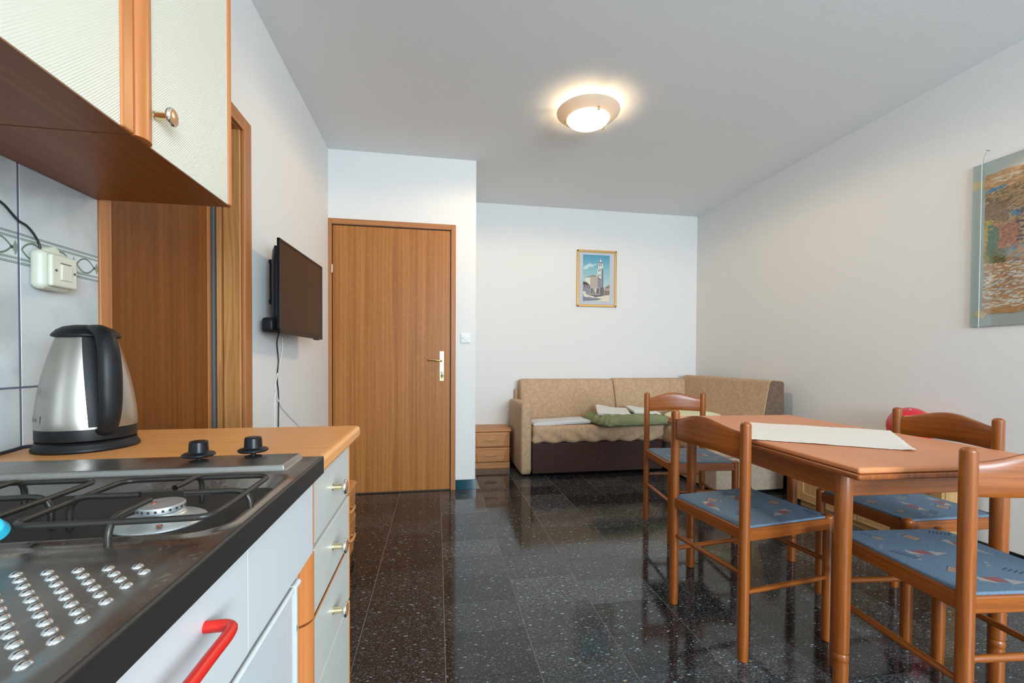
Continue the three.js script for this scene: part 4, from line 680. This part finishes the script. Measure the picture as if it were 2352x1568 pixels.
// ---------------------------------------------------------------- dining table
const TB = { x: 1.4921, z: -1.5297, th: -0.047, W: 0.683, L: 1.089, h: 0.731 };
{
  const t = thing('dining_table', 'reddish wood extending dining table with double edge and turned legs', 'table', [TB.x, 0, TB.z], TB.th);
  const slab = (w, l, y0, y1) => { const g = new RoundedBoxGeometry(w, y1 - y0, l, 4, (y1 - y0) * 0.42); g.translate(0, (y0 + y1) / 2, 0); return g; };
  part(t, 'tabletop', uvBox(slab(TB.W, TB.L, TB.h - 0.0175, TB.h), 'z'), M.tableTop);
  for (const q of [uvBox(slab(TB.W + 0.006, TB.L / 2, TB.h - 0.0355, TB.h - 0.018).translate(0, 0, TB.L / 4 + 0.002), 'z'), uvBox(slab(TB.W + 0.006, TB.L / 2, TB.h - 0.0355, TB.h - 0.018).translate(0, 0, -TB.L / 4 - 0.002), 'z')]) part(t, 'extension_leaf', q, M.chair);
  const ax = TB.W / 2 - 0.0685, al = TB.L / 2 - 0.1164, y0 = 0.622, y1 = TB.h - 0.036;
  for (const q of [uvBox(bx(-ax, ax, y0, y1, al - 0.0, al + 0.02, 0.002), 'x'), uvBox(bx(-ax, ax, y0, y1, -al - 0.02, -al, 0.002), 'x'), uvBox(bx(-ax - 0.02, -ax, y0, y1, -al, al, 0.002), 'z'), uvBox(bx(ax, ax + 0.02, y0, y1, -al, al, 0.002), 'z')]) part(t, 'apron', q, M.chair);
  const leg = lathe([[0.0001, 0], [0.0185, 0], [0.0195, 0.003], [0.0198, 0.116], [0.0165, 0.120], [0.0198, 0.125], [0.0206, 0.133], [0.0198, 0.141], [0.0168, 0.145], [0.0168, 0.147], [0.0203, 0.152], [0.0215, 0.3], [0.0225, 0.55], [0.023, y1], [0.0001, y1]], 36);
  uvCyl(leg, 0.021);
  for (const [sx, sz] of [[-1, 1], [-1, -1], [1, -1], [1, 1]]) { const m = part(t, 'leg', leg, M.chair); m.position.set(sx * ax, 0, sz * al); }
}
// white cloth laid askew on the table
{
  const c = [[1.425, -1.80], [1.845, -1.512], [1.513, -1.158], [1.118, -1.43]]; // back-left, back-right, front-right, front-left
  const n = 36, pos = [], idx = [], uv = [];
  for (const s of [1, 0]) for (let j = 0; j <= n; j++) for (let i = 0; i <= n; i++) {
    const u = i / n, v = j / n; let x = (c[0][0] * (1 - u) + c[1][0] * u) * (1 - v) + (c[3][0] * (1 - u) + c[2][0] * u) * v, z = (c[0][1] * (1 - u) + c[1][1] * u) * (1 - v) + (c[3][1] * (1 - u) + c[2][1] * u) * v;
    const e = Math.min(u, v, 1 - u, 1 - v) === 0; if (e) { x += 0.0035 * Math.sin((u + v) * 90); z += 0.0035 * Math.cos((u - v) * 84); }
    pos.push(x, TB.h + 0.0012 + s * 0.0018 + 0.004 * Math.pow(fbm(u * 7 + 3, v * 5 + 3, 4096, 2), 2) + 0.003 * smooth(0.9, 1, u) * smooth(0.8, 1, v), z); uv.push(u * 0.5, v * 0.5);
  }
  const N = (n + 1) * (n + 1); for (let s = 0; s < 2; s++) for (let j = 0; j < n; j++) for (let i = 0; i < n; i++) { const a = s * N + j * (n + 1) + i; s ? idx.push(a, a + 1, a + n + 1, a + 1, a + n + 2, a + n + 1) : idx.push(a, a + n + 1, a + 1, a + 1, a + n + 1, a + n + 2); }
  const rim = []; for (let i = 0; i <= n; i++) rim.push(i); for (let j = 1; j <= n; j++) rim.push(j * (n + 1) + n); for (let i = n - 1; i >= 0; i--) rim.push(n * (n + 1) + i); for (let j = n - 1; j >= 0; j--) rim.push(j * (n + 1));
  for (let k = 0; k + 1 < rim.length; k++) { const a = rim[k], b = rim[k + 1]; idx.push(a, b, a + N, b, b + N, a + N); }
  const g = new THREE.BufferGeometry(); g.setAttribute('position', new THREE.Float32BufferAttribute(pos, 3)); g.setAttribute('uv', new THREE.Float32BufferAttribute(uv, 2)); g.setIndex(idx); g.computeVertexNormals();
  const weave = dataTex(256, 256, (u, v) => 128 + 50 * Math.sin(u * Math.PI * 64) + 50 * Math.sin(v * Math.PI * 64), false, 0.06);
  single('table_cloth', 'small off white cloth lying askew on the dining table', 'tablecloth', g, std({ color: new THREE.Color(0.86, 0.79, 0.71), roughness: 0.9, bumpMap: weave, bumpScale: 0.0004 }));
}
// ---------------------------------------------------------------- dining chairs
const seatArt = canvasTex(768, 768, (c, w, h) => {
  c.fillStyle = '#62788a'; c.fillRect(0, 0, w, h);
  for (let i = 0; i < 60000; i++) { const k = rnd(); c.fillStyle = k < 0.4 ? 'rgba(48,62,84,.35)' : k < 0.75 ? 'rgba(128,150,168,.28)' : 'rgba(92,84,104,.3)'; c.fillRect(rnd() * w, rnd() * h, rr(1, 4), rr(1, 3)); }
  const at = (x, y, a, f) => { c.save(); c.translate(x, y); c.rotate(a); c.scale(1.5, 1.5); c.globalAlpha = 0.72; f(); c.restore(); };
  const sq = () => { c.fillStyle = '#c99a72'; c.fillRect(-26, -24, 52, 48); c.strokeStyle = '#3c3a44'; c.lineWidth = 4; c.strokeRect(-26, -24, 52, 48); c.strokeStyle = '#8a4d34'; c.lineWidth = 4; c.beginPath(); for (let t = 0; t < 13; t += 0.3) { const r = 2 + t * 1.3; c.lineTo(Math.cos(t) * r, Math.sin(t) * r); } c.stroke(); c.fillStyle = '#c99a72'; c.beginPath(); c.moveTo(36, 0); c.lineTo(48, -10); c.lineTo(48, 10); c.fill(); };
  const tri = () => { c.fillStyle = '#cbb39a'; c.beginPath(); c.moveTo(-70, 16); c.lineTo(-8, -22); c.lineTo(-8, 22); c.fill(); c.strokeStyle = '#5f6f80'; c.lineWidth = 3; for (let k = -60; k < -8; k += 9) { c.beginPath(); c.moveTo(k, 24); c.lineTo(k + 4, -24); c.stroke(); } c.fillStyle = '#a04438'; c.beginPath(); c.moveTo(-4, -10); c.lineTo(58, -24); c.lineTo(62, 10); c.lineTo(6, 26); c.fill(); c.fillStyle = '#c7ad92'; c.beginPath(); c.moveTo(30, -26); c.lineTo(84, -26); c.lineTo(84, 14); c.fill(); };
  const hat = () => { c.strokeStyle = '#2a3344'; c.lineWidth = 6; for (let k = -40; k <= 40; k += 14) { c.beginPath(); c.moveTo(k - 8, 18); c.lineTo(k + 8, -18); c.stroke(); } c.fillStyle = '#c9a98c'; for (const [x, y] of [[-62, -8], [-52, 22], [60, 0], [64, 24]]) { c.beginPath(); c.moveTo(x, y); c.lineTo(x + 16, y - 5); c.lineTo(x + 12, y + 9); c.fill(); } };
  const drop = () => { c.fillStyle = '#c98a4a'; c.beginPath(); c.ellipse(0, 0, 20, 14, 0, 0, 7); c.fill(); c.strokeStyle = '#2c3a4a'; c.lineWidth = 5; for (let k = 0; k < 3; k++) { c.beginPath(); c.moveTo(26 + k * 14, -10); c.lineTo(38 + k * 14, 10); c.stroke(); } };
  at(360, 640, 1.2, sq); at(560, 210, 2.5, sq); at(150, 470, 1.4, tri); at(480, 420, 0.3, tri); at(600, 640, 1.2, drop); at(230, 180, 0.8, hat); at(330, 330, 2.0, drop); at(660, 420, 1.0, hat); at(100, 700, 0.4, hat); at(420, 90, 0.4, tri);
});
M.seat = std({ map: seatArt, roughness: 0.85, sheen: 0.25, sheenRoughness: 0.5, sheenColor: new THREE.Color(0.3, 0.4, 0.5) });
const CW = 0.3645, CD = 0.383;
function makeChair(label) {                           // local: +z is forward, origin on the floor under the seat
  const t = thing('dining_chair', label, 'chair', [0, 0, 0], 0, 'wooden dining chairs around the table');
  const r = 0.0176, W = CW / 2, D = CD / 2;
  const post = uvCyl(lathe([[0.0001, 0], [0.0155, 0], [0.0165, 0.002], [r, 0.05], [r, 0.812 - 0.010], [r - 0.003, 0.812 - 0.004], [r - 0.008, 0.812 - 0.0005], [0.0001, 0.8135]], 28), r, 0.05);
  const legf = uvCyl(lathe([[0.0001, 0], [0.0155, 0], [0.0165, 0.002], [r, 0.05], [r, 0.448], [r + 0.0012, 0.452], [r - 0.001, 0.458], [r - 0.007, 0.4615], [0.0001, 0.463]], 28), r, 0.2);
  for (const s of [-1, 1]) { const m = part(t, 'back_post', post, M.chair); m.position.set(s * W, 0, -D); }
  for (const s of [-1, 1]) { const m = part(t, 'front_leg', legf, M.chair); m.position.set(s * W, 0, D); }
  const rail = (x0, x1, z0, z1, g) => uvBox(bx(x0, x1, 0.408, 0.4505, z0, z1, 0.005, 3), g);
  for (const q of [rail(-W, W, -D - 0.011, -D + 0.011, 'x'), rail(-W, W, D - 0.013, D + 0.011, 'x'), rail(-W - 0.012, -W + 0.012, -D, D, 'z'), rail(W - 0.012, W + 0.012, -D, D, 'z')]) part(t, 'seat_rail', q, M.chair);
  // pad, cut back at the four corners for the posts
  const ps = new THREE.Shape(), px = W - 0.001, pz = D - 0.001, cc = 0.019; ps.moveTo(-px + cc, -pz); ps.lineTo(px - cc, -pz); ps.lineTo(px - cc, -pz + cc); ps.lineTo(px, -pz + cc); ps.lineTo(px, pz - cc); ps.lineTo(px - cc, pz - cc); ps.lineTo(px - cc, pz); ps.lineTo(-px + cc, pz); ps.lineTo(-px + cc, pz - cc); ps.lineTo(-px, pz - cc); ps.lineTo(-px, -pz + cc); ps.lineTo(-px + cc, -pz + cc); ps.closePath();
  const pg0 = new THREE.ExtrudeGeometry(ps, { depth: 0.016, bevelEnabled: true, bevelSize: 0.003, bevelThickness: 0.004, bevelSegments: 3 }); pg0.rotateX(-Math.PI / 2); pg0.translate(0, 0.437, 0);
  { const p = pg0.attributes.position, uv = pg0.attributes.uv; for (let i = 0; i < p.count; i++) uv.setXY(i, (p.getX(i) + W) / CW, (D - p.getZ(i)) / CD); }
  part(t, 'seat_pad', pg0, M.seat, 'blue woven seat pad with orange and cream motifs');
  const bar = (x0, y0, z0, x1, y1, z1, rad) => { const a = new THREE.Vector3(x0, y0, z0), b = new THREE.Vector3(x1, y1, z1), L = a.distanceTo(b); const g = uvCyl(lathe([[0.0001, -L / 2], [rad * 0.75, -L / 2], [rad, -L / 2 + 0.05], [rad * 1.05, 0], [rad, L / 2 - 0.05], [rad * 0.75, L / 2], [0.0001, L / 2]], 16), rad, 0.3); const q = new THREE.Quaternion().setFromUnitVectors(new THREE.Vector3(0, 1, 0), b.clone().sub(a).normalize()); g.applyMatrix4(new THREE.Matrix4().compose(a.add(b).multiplyScalar(0.5), q, new THREE.Vector3(1, 1, 1))); return g; };
  part(t, 'stretcher', bar(-W, 0.292, -D, W, 0.292, -D, 0.0092), M.chair);
  part(t, 'stretcher', bar(-W, 0.292, D, W, 0.292, D, 0.0092), M.chair);
  for (const s of [-1, 1]) part(t, 'stretcher', bar(s * W, 0.232, -D, s * W, 0.232, D, 0.0092), M.chair);
  // curved top slat
  { const n = 28, m = 6, pos = [], idx = [], uv = []; const th = 0.013;
    const P = (i, j, f) => { const s = i / n * 2 - 1, hmp = Math.pow(0.5 * (1 + Math.cos(Math.PI * s)), 0.9), yt = 0.776 + 0.034 * hmp, yb = 0.693 + 0.004 * hmp, e = j / m, y = yb + (yt - yb) * e; const round = (j === 0 || j === m) ? 0.55 : 1; return [s * W * 0.985, y, -D - 0.030 * (1 - s * s) + f * th / 2 * round]; };
    for (const f of [1, -1]) for (let j = 0; j <= m; j++) for (let i = 0; i <= n; i++) { const q = P(i, j, f); pos.push(...q); uv.push(q[1], q[0]); }
    const N = (n + 1) * (m + 1); for (let f = 0; f < 2; f++) for (let j = 0; j < m; j++) for (let i = 0; i < n; i++) { const a = f * N + j * (n + 1) + i; f ? idx.push(a, a + n + 1, a + 1, a + 1, a + n + 1, a + n + 2) : idx.push(a, a + 1, a + n + 1, a + 1, a + n + 2, a + n + 1); }
    for (const j of [0, m]) for (let i = 0; i < n; i++) { const a = j * (n + 1) + i; j ? idx.push(a, a + 1, a + N, a + 1, a + 1 + N, a + N) : idx.push(a, a + N, a + 1, a + 1, a + N, a + 1 + N); }
    const g = new THREE.BufferGeometry(); g.setAttribute('position', new THREE.Float32BufferAttribute(pos, 3)); g.setAttribute('uv', new THREE.Float32BufferAttribute(uv, 2)); g.setIndex(idx); g.computeVertexNormals(); part(t, 'back_slat', g, M.chair); }
  return t;
}
{
  const a = makeChair('dark orange wooden chair at the long table side nearest the open floor');
  a.position.set(1.1959, 0, -1.5248); a.rotation.y = 1.6987;
  copyOf(a, [1.4819, 0, -2.3939], -0.1213, 'dark orange wooden chair at the far table end in front of the sofa');
  copyOf(a, [1.8492, 0, -1.4665], -1.5889, 'wooden chair on the wall side of the table, below the red ball');
  copyOf(a, [1.474, 0, -1.0286], 3.0421, 'nearest wooden chair at the near table end, its frame cut by the picture edge');
}
// ---------------------------------------------------------------- low cabinet with the red ball by the right wall
{
  const t = thing('low_cabinet', 'low light wood cabinet by the right wall behind the table', 'cabinet', [0, 0, 0]);
  const m = std({ map: woodTex([196, 156, 104], [170, 128, 80], { size: 0.3, len: 0.9, lines: 18, wave: 0.8 }), roughness: 0.45 });
  const x0 = 2.52, x1 = XR - 0.012, z0 = -2.71, z1 = -1.80, H = 0.545;
  part(t, 'carcass', [uvBox(bx(x0 + 0.02, x1, 0.04, H - 0.02, z0, z1, 0.002), 'y')], m);
  part(t, 'top', uvBox(bx(x0 - 0.008, x1, H - 0.02, H, z0 - 0.006, z1 + 0.006, 0.004, 3), 'z'), m);
  part(t, 'plinth', uvBox(bx(x0 + 0.03, x1, 0, 0.04, z0 + 0.01, z1 - 0.01, 0.001), 'z'), m);
  const zm = (z0 + z1) / 2;
  for (const [a, b] of [[z0 + 0.003, zm - 0.002], [zm + 0.002, z1 - 0.003]]) {
    const d = part(t, 'door', [uvBox(bx(x0, x0 + 0.02, 0.045, H - 0.024, a, a + 0.055, 0.003), 'y'), uvBox(bx(x0, x0 + 0.02, 0.045, H - 0.024, b - 0.055, b, 0.003), 'y'), uvBox(bx(x0, x0 + 0.02, 0.045, 0.1, a + 0.055, b - 0.055, 0.003), 'z'), uvBox(bx(x0, x0 + 0.02, H - 0.08, H - 0.024, a + 0.055, b - 0.055, 0.003), 'z')], m);
    part(d, 'panel', uvBox(bx(x0 + 0.008, x0 + 0.018, 0.095, H - 0.075, a + 0.05, b - 0.05, 0.002), 'y'), m);
    part(d, 'knob', new THREE.SphereGeometry(0.012, 16, 10).translate(x0 - 0.01, 0.36, a === z0 + 0.003 ? b - 0.028 : a + 0.028), m);
  }
  const b = thing('red_ball', 'shiny red ball on the low cabinet behind the chair back', 'ball', [2.642, H, -2.055]);
  part(b, 'ball_body', new THREE.SphereGeometry(0.107, 48, 32).translate(0, 0.107, 0), M.redBall);
  part(b, 'valve', xf(cyl(0.005, 0.005, 0.002, 14), -0.035, 0.206, 0.026, 0.25, 0, 0.34), std({ color: new THREE.Color(0.8, 0.45, 0.42), roughness: 0.4 }));
}

renderer.render(scene, camera);
